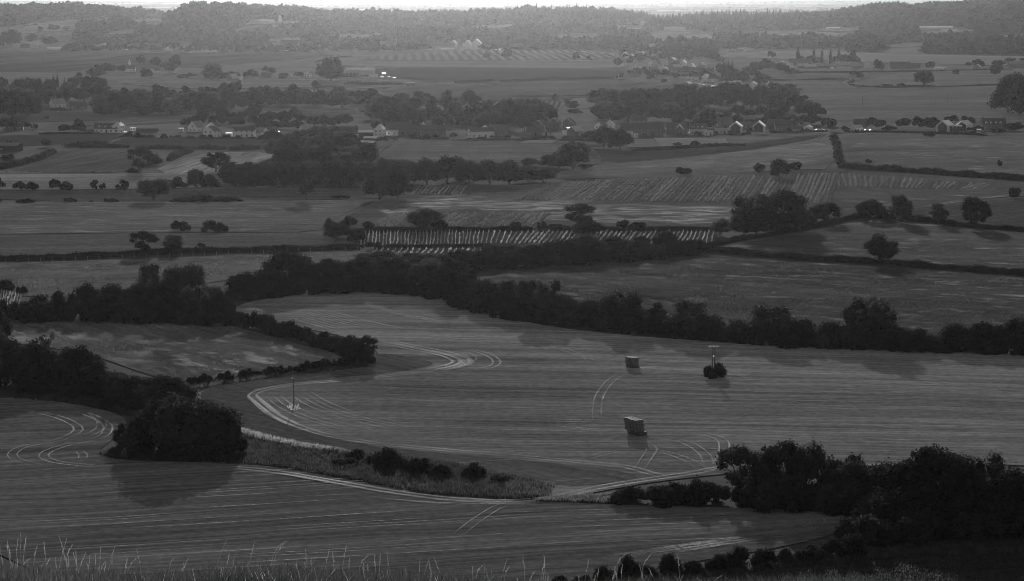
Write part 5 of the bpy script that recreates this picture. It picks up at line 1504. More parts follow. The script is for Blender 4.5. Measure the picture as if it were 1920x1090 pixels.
H(915, 254, 8, 6, 5.6, 7.4, 60, M_WHITE, M_TILE, 'white end block of the mono-pitch house', 2, 2, 1)
H(935, 254, 11, 8, 4.0, 7.4, -22, M_BRICK, M_SLATE, 'brick house with grey sloped roof right of the white house', 3, 1, 0)
# middle row
H(1002, 254, 13, 8, 3.0, 6.4, 12, M_BRICK, M_TILE, 'brick bungalow left of the double-gabled houses', 3, 1, 0, bargeboard=True)
H(1013, 245, 9, 7, 4.8, 7.6, 68, M_BRICK, M_TILE, 'gabled brick house with white bargeboards, left in the middle row', 2, 2, 0, bargeboard=True)
H(1029, 240, 7, 6, 4.8, 7.0, 75, M_BRICK, M_TILE, 'smaller gable of the double-gabled pair', 1, 2, 0, bargeboard=True)
H(1041, 241, 8, 7, 4.8, 7.8, 75, M_BRICK, M_TILE, 'larger gable of the double-gabled pair', 1, 2, 0, bargeboard=True)
H(1067, 241, 9, 7, 4.8, 7.6, 72, M_BRICK, M_TILE, 'gabled brick house with white edges behind the garden trees', 1, 2, 0, bargeboard=True)
H(1020, 254, 12, 5, 2.4, 4.0, 0, M_CREAM, M_TILE, 'low cream bungalow behind the pale lawn', 4, 1, 0)
H(1078, 255, 10, 7, 3.4, 6.8, 58, M_BRICK, M_PALE_ROOF, 'pale-roofed gabled house right of the pale lawn', 2, 2, 0, bargeboard=True)
H(1063, 254, 6, 4, 2.2, 3.2, 0, M_WHITE, M_SHEET, 'tiny white garden building with bright roof', 0, 0, 0, 1, cat='shed', name='shed')
H(1127, 249, 8, 7, 4.8, 8.0, 62, M_WHITE, M_TILE, 'bright white gable, left of the white pair', 1, 2, 0)
H(1142, 248, 9, 7.5, 5.0, 8.4, 80, M_WHITE, M_TILE, 'bright white gable, right of the white pair', 1, 2, 1)
H(1131, 252, 4, 4.5, 2.4, 4.2, 80, M_WHITE, M_TILE, 'small white gabled porch before the white pair', 1, 1, 0, bargeboard=True)
H(1182, 254, 14, 8, 4.8, 8.4, 0, M_BRICK, M_TILE, 'brick house with glazed white conservatory', 3, 2, 2)
H(1178, 256, 6, 3, 2.2, 3.2, 0, M_FRAME, M_SHEET, 'white glazed conservatory in front of the brick house', 4, 1, 0, cat='conservatory', name='conservatory')
H(1223, 254, 15, 8, 4.9, 8.6, 0, M_BRICK, M_TILE, 'tall brick house with two rows of white windows', 5, 2, 2)
H(1196, 238, 11, 8, 5.0, 8.5, 8, M_BRICK, M_TILE, 'dark house standing behind the conservatory house', 3, 2, 1)
H(1268, 252, 14, 8, 5.0, 8.2, 4, M_BRICK, M_TILE, 'brick house with three pointed glass gables', 3, 2, 0)
H(1274, 254, 5, 5, 4.6, 7.6, 84, M_BRICK, M_SHEET, 'glass-fronted gable in the middle of the brick house', 0, 0, 0, gable_glass=True)
H(1309, 252, 12, 8, 4.2, 7.6, 0, M_CREAM, M_TILE, 'cream house with three gabled dormers', 4, 1, 0, dormers=3)
H(1328, 254, 6, 5, 2.4, 3.2, 0, M_WHITE, M_PALE_ROOF, 'white garage right of the dormer house', 2, 1, 0)
H(1359, 240, 11, 6, 5.0, 7.6, 0, M_BRICK, M_SLATE, 'dark flat-fronted house with pale upper balcony', 3, 2, 0)
H(1355, 251, 10, 5, 2.8, 4.0, 0, M_CREAM, M_PALE_ROOF, 'terraced low house under the balcony house', 4, 1, 0)
# modern white pair
H(1380, 250, 12, 8.5, 5.0, 8.2, 80, M_WHITE, M_SHEET, 'modern white gable-fronted house, left of the linked pair', 0, 0, 0, gable_glass=True, bargeboard=True)
H(1423, 250, 12, 8, 5.4, 8.6, 80, M_WHITE, M_SHEET, 'modern white gable-fronted house, right of the linked pair', 0, 0, 0, gable_glass=True, bargeboard=True)
H(1402, 248, 14, 7, 4.6, 7.2, 0, M_DARKWOOD, M_TILE, 'dark timber link between the modern white gables', 4, 2, 0)
H(1425, 252, 12, 3, 1.2, 1.4, 0, M_WHITE, M_STONE, 'low white terrace wall below the right modern gable', 0, 0, 0, 1, cat='terrace', name='terrace')
H(1470, 246, 13, 8, 4.6, 8.0, 0, M_BRICK, M_TILE, 'dark brick house right of the modern white houses', 4, 2, 1)
H(1455, 242, 12, 7, 3.6, 7.2, 14, M_DARKWOOD, M_TILE, 'dark-roofed barn between modern and brick houses', 0, 0, 0, cat='barn', name='barn')
H(1434, 203, 19, 8, 4.8, 8.6, 6, M_WHITE, M_TILE, 'white house with long dark roof on the village slope', 6, 2, 1)
H(1382, 188, 10, 8, 4.4, 8.0, 40, M_CREAM, M_TILE, 'cream gabled house high on the village slope', 2, 2, 0, bargeboard=True)
H(1348, 186, 9, 7, 3.6, 6.8, 35, M_CREAM, M_PALE_ROOF, 'pale-roofed house left on the village slope', 2, 1, 0)
H(1305, 193, 9, 6, 3.0, 5.2, -30, M_BRICK, M_SHEET, 'house with a bright square roof in the slope trees', 2, 1, 0)
H(1515, 244, 5, 5, 2.2, 3.6, 60, M_WHITE, M_SHEET, 'tiny white summerhouse right of the brick house', 1, 1, 0, 1, cat='shed', name='shed')
# right houses
H(1606, 247, 7, 5, 2.6, 4.6, 20, M_WHITE, M_SHEET, 'white glazed garden house among the right trees', 3, 1, 0, cat='conservatory', name='conservatory')
H(1614, 241, 10, 7, 4.0, 6.8, 0, M_BRICK, M_TILE, 'dark brick house behind the white garden house', 3, 2, 1)
H(1772, 249, 11, 8.5, 5.4, 8.8, 58, M_WHITE, M_SHEET, 'modern white house with bright metal roof, left block', 0, 0, 0, gable_glass=True, bargeboard=True)
H(1792, 249, 8, 6, 4.6, 5.2, 0, M_DARKWOOD, M_SLATE, 'dark glass link of the modern metal-roofed house', 3, 2, 0)
H(1808, 247, 12, 8, 5.2, 8.0, 60, M_WHITE, M_PALE_ROOF, 'modern white house with framed gable, right block', 0, 0, 0, gable_glass=True, bargeboard=True)
H(1862, 244, 17, 8, 4.4, 8.4, 0, M_BRICK, M_TILE, 'brick house with four white dormers at far right', 4, 1, 2, dormers=4)
# far buildings
FAR = [
 (245, 135, 12, 8, 4, 8, 0, M_WHITE, M_SLATE, 'white chalet with terraces and small spire'), (291, 137, 11, 8, 3, 7, 55, M_WHITE, M_TILE, 'white gabled house right of the chalet'),
 (437, 152, 12, 8, 3, 8, 60, M_BRICK, M_PALE_ROOF, 'dark gabled barn on the farm lane'), (446, 151, 10, 5, 3, 4.5, 0, M_CREAM, M_SHEET, 'bright roofed shed right of the dark gabled barn'),
 (548, 146, 16, 7, 3, 5, 0, M_WHITE, M_SHEET, 'long bright shed left of the great tree'), (577, 146, 9, 7, 5, 9, 80, M_WHITE, M_TILE, 'narrow white gable left of the great tree'),
 (500, 145, 12, 8, 3, 6, 0, M_BRICK, M_TILE, 'brick house behind the lane trees'), (655, 144, 22, 12, 5, 8, 0, M_DARKWOOD, M_PALE_ROOF, 'dark farm barn beside the great tree'),
 (676, 141, 34, 12, 6, 8.5, 0, M_CREAM, M_SHEET, 'long farm shed with a pale roof'), (692, 138, 12, 10, 7, 9, 0, M_CREAM, M_PALE_ROOF, 'square pale farm store above the long shed'),
 (700, 147, 10, 6, 3, 4.5, 0, M_WHITE, M_SHEET, 'small white unit right of the long farm shed'),
 (830, 92, 44, 20, 6, 11, 0, M_CREAM, M_SLATE, 'long grey shed above the striped vineyard'), (838, 95, 24, 8, 3, 4.5, 0, M_WHITE, M_SHEET, 'bright low unit before the long grey shed'),
 (851, 90, 14, 12, 8, 14, 80, M_WHITE, M_PALE_ROOF, 'far white gable behind the long grey shed'), (877, 93, 16, 14, 10, 16, 75, M_WHITE, M_PALE_ROOF, 'left big white barn above the striped vineyard'),
 (894, 93, 18, 16, 11, 18, 82, M_WHITE, M_PALE_ROOF, 'right big white barn above the striped vineyard'), (912, 94, 18, 10, 5, 7, 0, M_WHITE, M_PALE_ROOF, 'low pale shed right of the white barns'),
 (195, 92, 12, 9, 5, 10, 82, M_WHITE, M_TILE, 'white gabled house in the far street'), (203, 93, 18, 9, 5, 8, 0, M_WHITE, M_TILE, 'white house right of the far street gable'),
 (165, 91, 26, 10, 5, 9, 0, M_BRICK, M_TILE, 'brick terrace in the far street'), (102, 94, 24, 8, 3, 4, 8, M_WHITE, M_SHEET, 'white low building left in the far street'),
 (243, 92, 12, 9, 5, 8, 0, M_BRICK, M_SLATE, 'brick house in the far street trees'), (281, 93, 18, 9, 6, 10, 0, M_BRICK, M_TILE, 'brick house beside the pale yard'),
 (318, 96, 12, 9, 5, 10, 70, M_WHITE, M_TILE, 'white gable left of the pale yard'), (331, 95, 26, 10, 6, 10, 0, M_CREAM, M_TILE, 'cream terrace left of the pale yard'),
 (225, 93, 14, 4, 2.2, 2.8, 0, M_WHITE, M_SHEET, 'row of white garages in the far street'), (65, 90, 16, 8, 4, 7, 20, M_CREAM, M_SHEET, 'bright roofed house in the far-left hamlet'),
 (48, 90, 18, 9, 4, 7, 0, M_BRICK, M_TILE, 'brick terrace in the far-left hamlet'), (10, 82, 20, 10, 4, 8, 10, M_CREAM, M_PALE_ROOF, 'pale roofed house at the far-left edge'),
 (543, 92, 30, 16, 6, 16, 0, M_BRICK, M_TILE, 'big tiled barn in the far street'), (552, 93, 14, 8, 4, 6, 0, M_CREAM, M_PALE_ROOF, 'pale unit before the big tiled barn'),
 (592, 93, 16, 10, 4, 9, 12, M_BRICK, M_TILE, 'brick house right of the big tiled barn'), (985, 92, 60, 10, 6, 10, 0, M_BRICK, M_TILE, 'long brick terrace beyond the striped vineyard'),
 (1010, 93, 40, 9, 5, 9, 0, M_BRICK, M_TILE, 'second brick terrace beyond the striped vineyard'),
 (1226, 92, 14, 9, 4, 9, -35, M_BRICK, M_SHEET, 'bright roofed house at the top of the far village'), (1195, 99, 18, 8, 4, 6, 0, M_CREAM, M_PALE_ROOF, 'pale bungalow at the left of the far village'),
 (1228, 102, 10, 8, 4, 9, 70, M_BRICK, M_TILE, 'gabled brick house in the upper far village'), (1175, 116, 9, 7, 4, 8, 40, M_BRICK, M_SHEET, 'house with bright roof left in the far village'),
 (1215, 124, 10, 8, 4, 9, 40, M_CREAM, M_PALE_ROOF, 'cream house left of the far village centre'), (1224, 126, 9, 8, 5, 9, 50, M_WHITE, M_PALE_ROOF, 'white house in the far village centre'),
 (1232, 122, 9, 8, 6, 12, 78, M_BRICK, M_TILE, 'tall dark gable in the far village centre'), (1222, 112, 12, 8, 5, 8, 0, M_BRICK, M_SHEET, 'bright flat-roofed house above the village centre'),
 (1233, 130, 14, 8, 4, 7, -20, M_WHITE, M_PALE_ROOF, 'low white house below the village centre'), (1244, 122, 10, 8, 5, 9, -10, M_CREAM, M_PALE_ROOF, 'pale house right of the village centre'),
 (1258, 132, 12, 9, 3, 9, 75, M_BRICK, M_TILE, 'gabled house with pale edges right of the centre'), (1285, 137, 34, 8, 4, 7, 0, M_BRICK, M_TILE, 'brick terrace row in the lower far village'),
 (1320, 138, 24, 8, 4, 7, 0, M_BRICK, M_TILE, 'brick terrace right of the first terrace row'), (1270, 142, 30, 6, 2.5, 4, 0, M_DARKWOOD, M_TILE, 'dark long shed below the terraces'),
 (1310, 151, 16, 7, 4, 6, 0, M_WHITE, M_TILE, 'white terrace above the parked cars'), (1324, 154, 9, 7, 5, 9, 60, M_WHITE, M_SHEET, 'white house with a bright roof by the parked cars'),
 (1340, 154, 14, 7, 4, 6.5, 0, M_WHITE, M_TILE, 'white bungalow right of the parked cars'), (1372, 98, 12, 7, 3, 5, 0, M_CREAM, M_PALE_ROOF, 'left pale shed above the distant pasture'),
 (1390, 95, 12, 7, 3, 5, 0, M_BRICK, M_SHEET, 'middle bright shed above the distant pasture'), (1404, 96, 14, 8, 3, 5, 0, M_WHITE, M_PALE_ROOF, 'right white shed above the distant pasture'),
 (1505, 128, 14, 8, 3, 6, 0, M_BRICK, M_SHEET, 'first estate bungalow with bright roof'), (1520, 129, 14, 8, 3, 6, 0, M_BRICK, M_SHEET, 'second estate bungalow with bright roof'),
 (1539, 127, 14, 8, 3, 6, 0, M_BRICK, M_PALE_ROOF, 'third estate bungalow with grey roof'), (1556, 128, 14, 8, 3, 6, 0, M_BRICK, M_PALE_ROOF, 'fourth estate bungalow with grey roof'),
 (1605, 128, 14, 8, 3, 6, 0, M_BRICK, M_PALE_ROOF, 'fifth estate bungalow left of the round tree'), (1630, 128, 12, 8, 4, 7, 0, M_CREAM, M_SHEET, 'estate bungalow with bright roof beside the round tree'),
 (1590, 122, 34, 9, 5, 8, 0, M_CREAM, M_TILE, 'long cream estate terrace behind bungalows'), (1500, 121, 30, 9, 5, 8, 0, M_BRICK, M_TILE, 'brick estate terrace behind bungalows'),
 (1687, 129, 26, 9, 4, 9, 0, M_BRICK, M_TILE, 'dark roofed farmhouse right of the estate'), (1712, 128, 18, 8, 3, 6, 0, M_BRICK, M_TILE, 'low brick house right of the dark farmhouse'),
 (1668, 128, 10, 7, 3, 7, 70, M_CREAM, M_TILE, 'gabled lodge left of the dark farmhouse'), (1763, 131, 14, 5, 2.6, 3.4, 0, M_WHITE, M_SHEET, 'white caravan-like chalet on the far lane'),
 (1833, 131, 14, 9, 3, 7, 70, M_BRICK, M_SLATE, 'grey gabled house at the far right lane'), (1905, 126, 20, 9, 4, 8, 10, M_BRICK, M_PALE_ROOF, 'pale roofed house at the far right edge'),
 (1568, 88, 14, 8, 3, 5, 0, M_CREAM, M_PALE_ROOF, 'left pale shed above the far poplars'), (1602, 90, 14, 8, 3, 5, 10, M_CREAM, M_SHEET, 'right bright shed above the far poplars'),
 (1562, 56, 30, 14, 4, 6, 0, M_CREAM, M_SHEET, 'bright shed on the right hill'), (1755, 56, 70, 20, 5, 8, 0, M_CREAM, M_SHEET, 'long bright glasshouse on the right hill'),
 (1780, 62, 30, 20, 5, 8, 0, M_CREAM, M_PALE_ROOF, 'pale farm building below the right hill glasshouse'), (1265, 58, 50, 16, 6, 9, 0, M_CREAM, M_PALE_ROOF, 'pale long building on the central ridge'),
 (1205, 50, 22, 14, 6, 12, 60, M_WHITE, M_PALE_ROOF, 'white house on the central ridge'), (1165, 56, 18, 12, 5, 9, 0, M_CREAM, M_SHEET, 'bright roofed house below the central ridge'),
 (485, 43, 40, 14, 5, 7, 0, M_CREAM, M_SHEET, 'left long bright shed on the left ridge'), (500, 43, 34, 14, 5, 7, 0, M_CREAM, M_SHEET, 'right long bright shed on the left ridge'),
 (525, 43, 8, 8, 8, 18, 80, M_WHITE, M_WHITE, 'tiny white steep gable on the left ridge'), (108, 34, 26, 12, 4, 8, 0, M_CREAM, M_PALE_ROOF, 'left pale farmhouse on the far-left hill'),
 (128, 35, 22, 12, 5, 10, 50, M_CREAM, M_TILE, 'gabled farmhouse on the far-left hill'), (1165, 148, 8, 6, 3, 5, 0, M_CREAM, M_PALE_ROOF, 'small pale house by the lane trees'),
 (655, 30, 30, 12, 5, 8, 0, M_CREAM, M_PALE_ROOF, 'pale building on the middle ridge'), (1190, 143, 10, 6, 3, 5.5, 0, M_BRICK, M_TILE, 'brick lodge left of the dark long shed'),
]
def lots():
    rg = random.Random(3)
    adj = ['white', 'cream', 'brick', 'pale', 'small white', 'low cream', 'squat brick', 'gabled white']
    roofs = ['bright roof', 'grey roof', 'dark roof']
    spots = [(1172, 108), (1186, 112), (1204, 106), (1212, 118), (1240, 108), (1248, 114), (1262, 118), (1200, 130), (1210, 133), (1246, 136), (1226, 136), (1270, 126), (1282, 124), (1298, 130), (1316, 128), (1334, 132), (1296, 147), (1352, 160), (1366, 164), (1382, 166), (1398, 168), (1412, 166), (1428, 167), (1444, 165), (1356, 172), (1330, 176), (1312, 180), (1400, 178), (1300, 172), (1366, 180), (1290, 166), (1480, 128), (1466, 124), (1452, 128), (1388, 152), (1402, 146), (1374, 142)]
    near = ['by the lane', 'under the round tree', 'among garden trees', 'on the street corner', 'behind a hedge']
    for i, (x, y) in enumerate(spots):
        a = adj[i % 8]; ro = roofs[(i // 2) % 3]
        wl = M_WHITE if 'white' in a else M_BRICK if 'brick' in a else M_CREAM
        part_ = 'upper' if y < 122 else 'middle' if y < 150 else 'lower'
        FAR.append((x, y, rg.uniform(8, 13), rg.uniform(6, 8), rg.choice((3, 4.6)), rg.uniform(6.4, 8), rg.choice((0, 12, 40, 65, 78, -35)), wl, {'bright roof': M_SHEET, 'grey roof': M_PALE_ROOF, 'dark roof': M_TILE}[ro],
                    f'{a} house with {ro}, {ordn(sorted(q[0] for q in spots).index(x) + 1)} from the left in the far village'))
lots()
for (x, y, L, W, e, r_, rot, wl, rf, lab) in FAR:
    big = y > 120 or L > 15
    H(x, y, L, W, e, r_, rot, wl, rf, lab, cols=max(2, int(L / 4)) if rf is not M_SHEET or L < 20 else 0, floors=2 if e > 4 else 1, chim=1 if rf is M_TILE and e > 3 else 0, detail=1)

glints = [(237, 254), (250, 246), (497, 258), (506, 254), (519, 253), (600, 249), (578, 246), (743, 247), (783, 238), (794, 253), (930, 244), (1067, 246), (1083, 255), (1190, 258), (1253, 243), (1298, 250), (1308, 192), (1362, 190), (1416, 197), (1632, 246), (1835, 249), (1878, 243), (590, 176), (720, 141), (1300, 163), (1340, 166), (1398, 133), (1420, 150), (1452, 160), (1211, 115), (1560, 131), (1645, 130), (1270, 120), (340, 247), (430, 256)]  # spots for added sheds, near-flat roofs pitched to throw sun glints
glints.sort()
for i, (x, y) in enumerate(glints):
    H(x, y, random.uniform(2.6, 4.6), 3.4, 2.2, 2.5, random.uniform(-10, 10), M_WHITE if i % 2 else M_CREAM, M_SHEET if i % 3 == 0 else M_PALE_ROOF, f'small added shed, nearly flat roof pitched to glint, {ordn(i + 1)} from the left among village gardens', 2, 1, 0, 1, cat='shed', name='shed', gw=False)
# church with a needle spire
def church():
    p = at(740, 92)
    o = empty('church', (p.x, p.y, p.z))
    tag(o, 'hazy stone church with a tall needle spire', 'church')
    MB().box(-4, 4, -4, 4, -1, 18).build('tower', M_STONE, o)
    MB().poly([(-3.6, -3.6, 18), (3.6, -3.6, 18), (3.6, 3.6, 18), (-3.6, 3.6, 18), (0, 0, 44)], [(0, 1, 4), (1, 2, 4), (2, 3, 4), (3, 0, 4), (3, 2, 1, 0)]).build('spire', M_SLATE, o)
    MB().poly([(-26, -5, -1), (-4.002, -5, -1), (-4.002, 5, -1), (-26, 5, -1), (-26, -5, 8), (-4.002, -5, 8), (-4.002, 5, 8), (-26, 5, 8), (-26, 0, 14), (-4.002, 0, 14)],
              [(0, 1, 5, 4), (2, 3, 7, 6), (1, 2, 6, 9, 5), (3, 0, 4, 8, 7), (4, 5, 9, 8), (6, 7, 8, 9)]).build('nave', M_STONE, o)
    for k in (-1.3, 1.3): MB().box(k - .5, k + .5, -4.1, -4.003, 12, 15).build('belfry_opening', M_GLASS, o)
    # finial spire of the white chalet
    q = at(243, 133)
    s = empty('flagpole_turret', (q.x, q.y, q.z))
    tag(s, 'small white pointed turret on the white chalet', 'turret')
    MB().box(-1.5, 1.5, -1.5, 1.5, 0, 9).build('turret_base', M_WHITE, s)
    MB().poly([(-1.8, -1.8, 9), (1.8, -1.8, 9), (1.8, 1.8, 9), (-1.8, 1.8, 9), (0, 0, 15)], [(0, 1, 4), (1, 2, 4), (2, 3, 4), (3, 0, 4), (3, 2, 1, 0)]).build('turret_roof', M_WHITE, s)
church()

# ------------------------------------------------------------------ vehicles
def car_proto():
    b = MB()
    # side profile extruded and narrowed at the roof
    prof = [(-2.1, .35), (-2.1, .8), (-1.95, .92), (-1.15, .98), (-.55, 1.42), (.75, 1.45), (1.45, 1.0), (2.0, .92), (2.1, .75), (2.1, .35)]
    n = len(prof)
    for s in (-1, 1):
        for x, z in prof:
            b.V.append((x, s * (0.86 if z < 1.1 else 0.68), z))
    for i in range(n):
        j = (i + 1) % n
        b.F.append((i, j, n + j, n + i))
    b.F.append(tuple(range(n - 1, -1, -1))); b.F.append(tuple(range(n, 2 * n)))
    body = b
    g = MB()
    for s in (-1, 1):
        y0, y1 = s * 0.80, s * 0.70
        g.poly([(-1.0, y0 + s * .03, 1.02), (1.3, y0 + s * .03, 1.02), (.7, y1 + s * .03, 1.38), (-.5, y1 + s * .03, 1.38)], [(0, 1, 2, 3) if s < 0 else (3, 2, 1, 0)])
    wheel = MB().tube([(0, -.1, 0), (0, .1, 0)], [.32, .32], 12).mesh('wheel', M_TYRE)
    return body, g.mesh('side_glass', M_GLASS), wheel
CB, CG, CW = car_proto()
CBODY = {'white': CB.mesh('body', M_CARW), 'dark': CB.mesh('body', M_CARD)}
def car(x, y, rot, col, label, group):
    p = at(x, y)
    o = empty('parked_car', (p.x, p.y, p.z + lift(p.y, 2)), R(rot))
    tag(o, label, 'car', group)
    inst('body', CBODY[col], o); inst('side_glass', CG, o)
    for a in (-1.3, 1.3):
        for s in (-.8, .8): inst('wheel', CW, o, (a, s, .32))
for i, (x, y, r_, c, lab) in enumerate([
 (1533, 247, 10, 'white', 'white parked car left of the field hedge end'), (1541, 247, -15, 'white', 'white parked car right of the field hedge end'),
 (1624, 248, 0, 'white', 'left white car by the garden house'), (1633, 248, 10, 'white', 'right white car by the garden house'),
 (1306, 160, 15, 'white', 'white car at the left of the far car row'), (1313, 161, 15, 'white', 'second white car in the far car row'), (1321, 162, 15, 'white', 'third white car in the far car row'),
 (1329, 163, 15, 'dark', 'dark car fourth in the far car row'), (1336, 164, 15, 'white', 'white car at the right of the far car row'),
 (716, 147, 0, 'white', 'white car left in the middle farmyard'), (730, 147, 20, 'white', 'white car right in the middle farmyard'), (738, 149, 0, 'dark', 'dark car at the right of the middle farmyard'),
 (958, 153, 10, 'white', 'lone white vehicle on the hedged lane'), (588, 173, 0, 'white', 'left white car beside the lone tree'), (595, 173, 0, 'white', 'right white car beside the lone tree'),
 (810, 95, 0, 'white', 'left white car by the long grey shed'), (817, 96, 0, 'white', 'right white car by the long grey shed'), (922, 95, 0, 'white', 'left white car right of the barns'), (930, 95, 0, 'white', 'middle white car right of the barns'), (937, 95, 0, 'white', 'right white car right of the barns'),
 (1296, 252, 5, 'white', 'white car between the glass gables and dormer house'), (1207, 256, 0, 'dark', 'dark car right of the conservatory'),
 (710, 258, 20, 'white', 'white car below the chapel-like house'), (500, 258, 30, 'white', 'white car beside the small pale house'), (238, 257, 0, 'white', 'white car on the cottage drive'),
 (1412, 251, 0, 'dark', 'dark car below the timber link'), (1394, 251, 0, 'white', 'white car below the left modern gable'),
 (225, 95, 0, 'white', 'white car before the far garages'), (237, 95, 0, 'white', 'white car right of the far garages'), (537, 97, 0, 'white', 'white car left of the far barn yard'), (546, 97, 0, 'white', 'white car right in the far barn yard')]):
    car(x, y, r_, c, lab, 'parked cars')
def trailer():
    p = at(770, 163)
    o = empty('box_trailer', (p.x, p.y, p.z + lift(p.y, 2)))
    tag(o, 'dark box trailer parked beside the pale lane', 'trailer')
    MB().box(-5, 5, -1.3, 1.3, .9, 3.6).build('box', M_BRICK, o)
    MB().box(-4.9, 4.9, -1.0, 1.0, .6, .898).build('chassis', M_DARKWOOD, o)
    for a in (-3.5, -2.4, 2.4, 3.5):
        for s in (-1.1, 1.1): inst('wheel', CW, o, (a, s, .45), (0, 0, 0), (1.4, 1.2, 1.4))
trailer()

# ------------------------------------------------------------------ grass, tufts and rough growth (stuff)
def tufts(name, poly_px, n, hmin, hmax, mat, blades=3, wfac=0.12, label='', world=None, lean=0.55):
    Pw = world or world_poly(poly_px)
    A = np.array(Pw); x0, y0 = A.min(0); x1, y1 = A.max(0)
    X, Y = np.empty(0), np.empty(0)
    while len(X) < n:
        gx, gy = RNG.uniform(x0, x1, n), RNG.uniform(y0, y1, n)
        den = 0.5 + 0.5 * np.sin(gx * 0.21 + 1.3 * np.sin(gy * 0.1)) * np.sin(gy * 0.17 + gx * 0.05)
        k = in_poly(gx, gy, Pw) & (RNG.random(n) < 0.25 + 0.75 * den)
        X, Y = np.concatenate([X, gx[k]]), np.concatenate([Y, gy[k]])
    X, Y = X[:n], Y[:n]
    Z = terrain(X, Y) + (lift(Y) if y0 > 300 else 0) - 0.03
    V = np.empty((n, blades, 3, 3)); 
    for b in range(blades):
        a = RNG.uniform(0, 6.28, n); h = RNG.uniform(hmin, hmax, n); ww = h * wfac * RNG.uniform(0.6, 1.4, n)
        le = RNG.uniform(0.05, lean, n) * h; la = RNG.uniform(0, 6.28, n)
        bx, by = X + RNG.normal(0, 0.12, n) * hmax, Y + RNG.normal(0, 0.12, n) * hmax
        V[:, b, 0] = np.column_stack([bx - np.cos(a) * ww, by - np.sin(a) * ww, Z])
        V[:, b, 1] = np.column_stack([bx + np.cos(a) * ww, by + np.sin(a) * ww, Z])
        V[:, b, 2] = np.column_stack([bx + np.cos(la) * le, by + np.sin(la) * le, Z + h])
    o = me_obj(name, V.reshape(-1, 3), np.arange(n * blades * 3).reshape(-1, 3), mat)
    tag(o, label, 'grass', kind='stuff')
    return o
tufts('rough_grass', [(185, 852), (230, 838), (300, 850), (440, 830), (460, 815), (560, 838), (700, 852), (850, 870), (960, 892), (1040, 914), (1000, 938), (960, 938), (800, 927), (620, 893), (520, 876), (330, 866), (215, 862)], 18000, 0.3, 0.95, M_SCRUB, 3, 0.10, 'rough uncut grass on the strip between the stubble fields')
tufts('dry_grass', [(430, 795), (470, 812), (560, 834), (640, 846), (660, 853), (560, 843), (470, 822), (430, 806)], 1600, 0.4, 1.0, M_DRY, 3, 0.07, 'pale dry grass along the thicket edge')
tufts('dry_grass', [(940, 905), (1040, 912), (1030, 934), (960, 930)], 900, 0.4, 1.0, M_ROUGH, 3, 0.07, 'pale dry grass at the point of the strip')
tufts('dry_grass', [(1040, 934), (1150, 930), (1160, 946), (1000, 942)], 1200, 0.3, 0.9, M_ROUGH, 3, 0.1, 'rough grass left of the dark thicket')
tufts('rough_grass', [(360, 715), (440, 704), (560, 690), (690, 680), (690, 690), (560, 704), (440, 720), (340, 735)], 2500, 0.4, 1.0, M_ROUGH, 3, 0.1, 'rough grass along the low return hedge')
tufts('rough_grass', [(20, 740), (120, 735), (220, 765), (270, 790), (220, 775), (120, 756), (20, 748)], 2500, 0.5, 1.2, M_ROUGH, 3, 0.1, 'rough grass below the left belt')
tufts('crop_growth', F_CROP, 52000, 0.12, 0.46, M_ROUGH, 2, 0.2, 'rough leafy crop in the large right field')
tufts('crop_growth', F_RIGHT, 34000, 0.12, 0.44, M_ROUGH, 2, 0.2, 'rough leafy crop in the upper right field')
tufts('meadow_growth', F_HAY, 22000, 0.12, 0.46, M_ROUGH, 2, 0.2, 'long grass in the left hay meadow')
tufts('meadow_growth', F_PAST, 11000, 0.12, 0.34, M_GRASS, 2, 0.25, 'dry tussocks in the left rough pasture')
tufts('weeds', F_VINE, 16000, 0.15, 0.5, M_ROUGH, 2, 0.25, 'weeds among the planted vine rows')
tufts('rough_grass', [(1100, 1110), (1200, 1085), (1400, 1058), (1600, 1035), (1750, 1022), (1980, 1005), (1990, 1040), (1700, 1045), (1400, 1075), (1180, 1105)], 9000, 0.4, 1.0, M_ROUGH, 3, 0.1, 'rough grass under the bottom right scrub')
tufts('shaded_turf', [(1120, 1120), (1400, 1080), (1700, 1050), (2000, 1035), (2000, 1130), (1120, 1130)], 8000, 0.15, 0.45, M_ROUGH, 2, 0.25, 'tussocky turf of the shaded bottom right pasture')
tufts('dry_grass', [(540, 772), (562, 772), (562, 764), (540, 764)], 60, 0.3, 0.9, M_DRY, 3, 0.08, 'pale weeds round the lone telegraph pole')
for (x, y, nm) in ((1185, 690, 'far'), (1192, 816, 'near')):
    tufts('loose_straw', [(x - 38, y + 5), (x - 30, y - 8), (x + 34, y - 8), (x + 44, y + 5)], 160, 0.04, 0.16, M_ROUGH, 2, 0.5, f'loose straw scattered round the {nm} bale stack', lean=1.5)
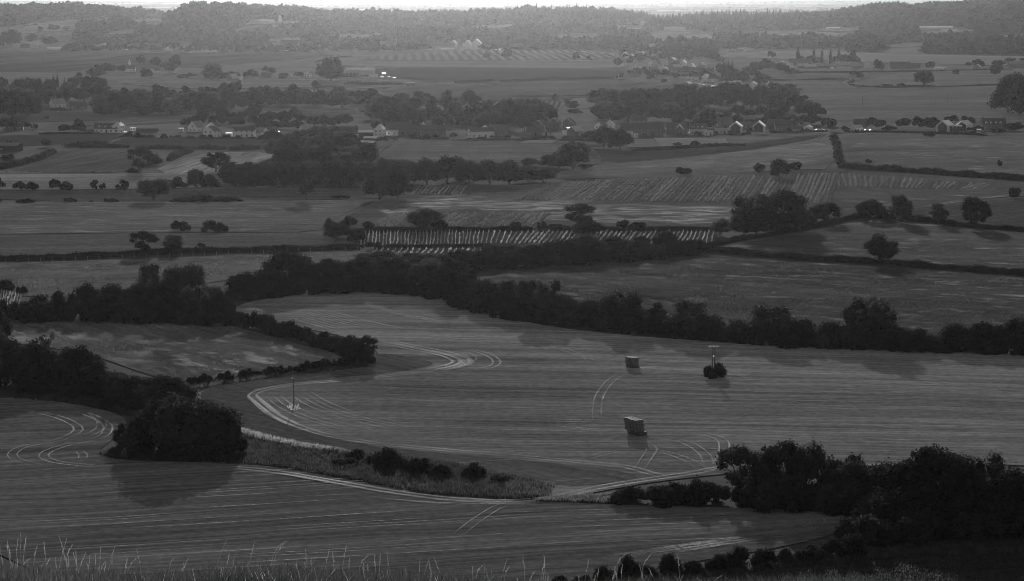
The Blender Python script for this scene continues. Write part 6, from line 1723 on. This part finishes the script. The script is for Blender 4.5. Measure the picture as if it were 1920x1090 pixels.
# hillside grass in front of the camera
tufts('hillside_grass', None, 40000, 0.06, 0.36, M_HILL, 3, 0.03, 'uncut hillside grass along the bottom edge', lean=1.3, world=[(-12, 27), (12, 27), (13, 44), (-13, 44)])
tufts('dry_grass', None, 1500, 0.10, 0.32, M_DRY, 2, 0.02, 'pale dry blades scattered through the hillside grass', lean=1.4, world=[(-12, 27), (3, 27), (3, 44), (-13, 44)])
tufts('hillside_grass', None, 6000, 0.06, 0.34, M_HILL, 3, 0.03, 'uncut grass on the small hummock at bottom left', lean=1.3, world=[(-10.5, 30), (-5.5, 30), (-6, 47), (-11.5, 47)])
def stalks():
    V, F = [], []
    rng = np.random.default_rng(5)
    for _ in range(170):
        x = -8.5 + 11.5 * rng.random() ** 1.6; y = rng.uniform(33, 41)
        z = float(terrain(x, y))
        h = rng.uniform(0.3, 0.78); le = rng.normal(0, 0.16) * h; ly = rng.normal(0, 0.1) * h
        droop = rng.random() < 0.25
        pts = []
        for i in range(6):
            t = i / 5
            dx = le * t ** 1.6 + (0.25 * h * max(0, t - .6) ** 1.4 * 2 if droop else 0)
            pts.append(Vector((x + dx, y + ly * t, z + h * (t - (0.35 * max(0, t - .7) if droop else 0)))))
        wd = [.001, .001, .0009, .0009, .0008, .0007]
        for i in range(5):
            a, b = pts[i], pts[i + 1]
            n = len(V)
            V += [a + Vector((-wd[i], 0, 0)), a + Vector((wd[i], 0, 0)), b + Vector((wd[i + 1], 0, 0)), b + Vector((-wd[i + 1], 0, 0))]
            F.append((n, n + 1, n + 2, n + 3))
        # seed head: small husks up the last quarter
        for k in range(12):
            t = 0.72 + 0.28 * k / 11
            f = t * 5; i = min(4, int(f)); c = pts[i].lerp(pts[i + 1], f - i)
            d = Vector((rng.normal(0, .7), rng.normal(0, .7), 0.9)).normalized()
            s = 0.016 * (1.1 - 0.5 * k / 11)
            q = d.orthogonal().normalized() * s * .38
            n = len(V)
            V += [c - q, c + d * s * .8 - q * 1.2, c + d * s * 1.7, c + q]
            F.append((n, n + 1, n + 2, n + 3))
    o = me_obj('grass_stalks', [tuple(v) for v in V], F, M_DRY)
    tag(o, 'thin seeding grass stalks standing above the hillside grass', 'grass', kind='stuff')
stalks()

# ------------------------------------------------------------------ haze
def haze():
    m, n, l = mat_new('haze')
    pv = N(n, 'ShaderNodeVolumePrincipled')
    pv.inputs['Color'].default_value = g3(0.38)
    pv.inputs['Density'].default_value = 1.75e-5
    pv.inputs['Anisotropy'].default_value = 0.9
    o = N(n, 'ShaderNodeOutputMaterial'); l.new(pv.outputs[0], o.inputs['Volume'])
    b = MB().box(-33000, 33000, -700, 62000, -4.0, 112.0).build('haze', m)
    tag(b, 'even summer haze over the valley', 'haze', kind='stuff')
haze()
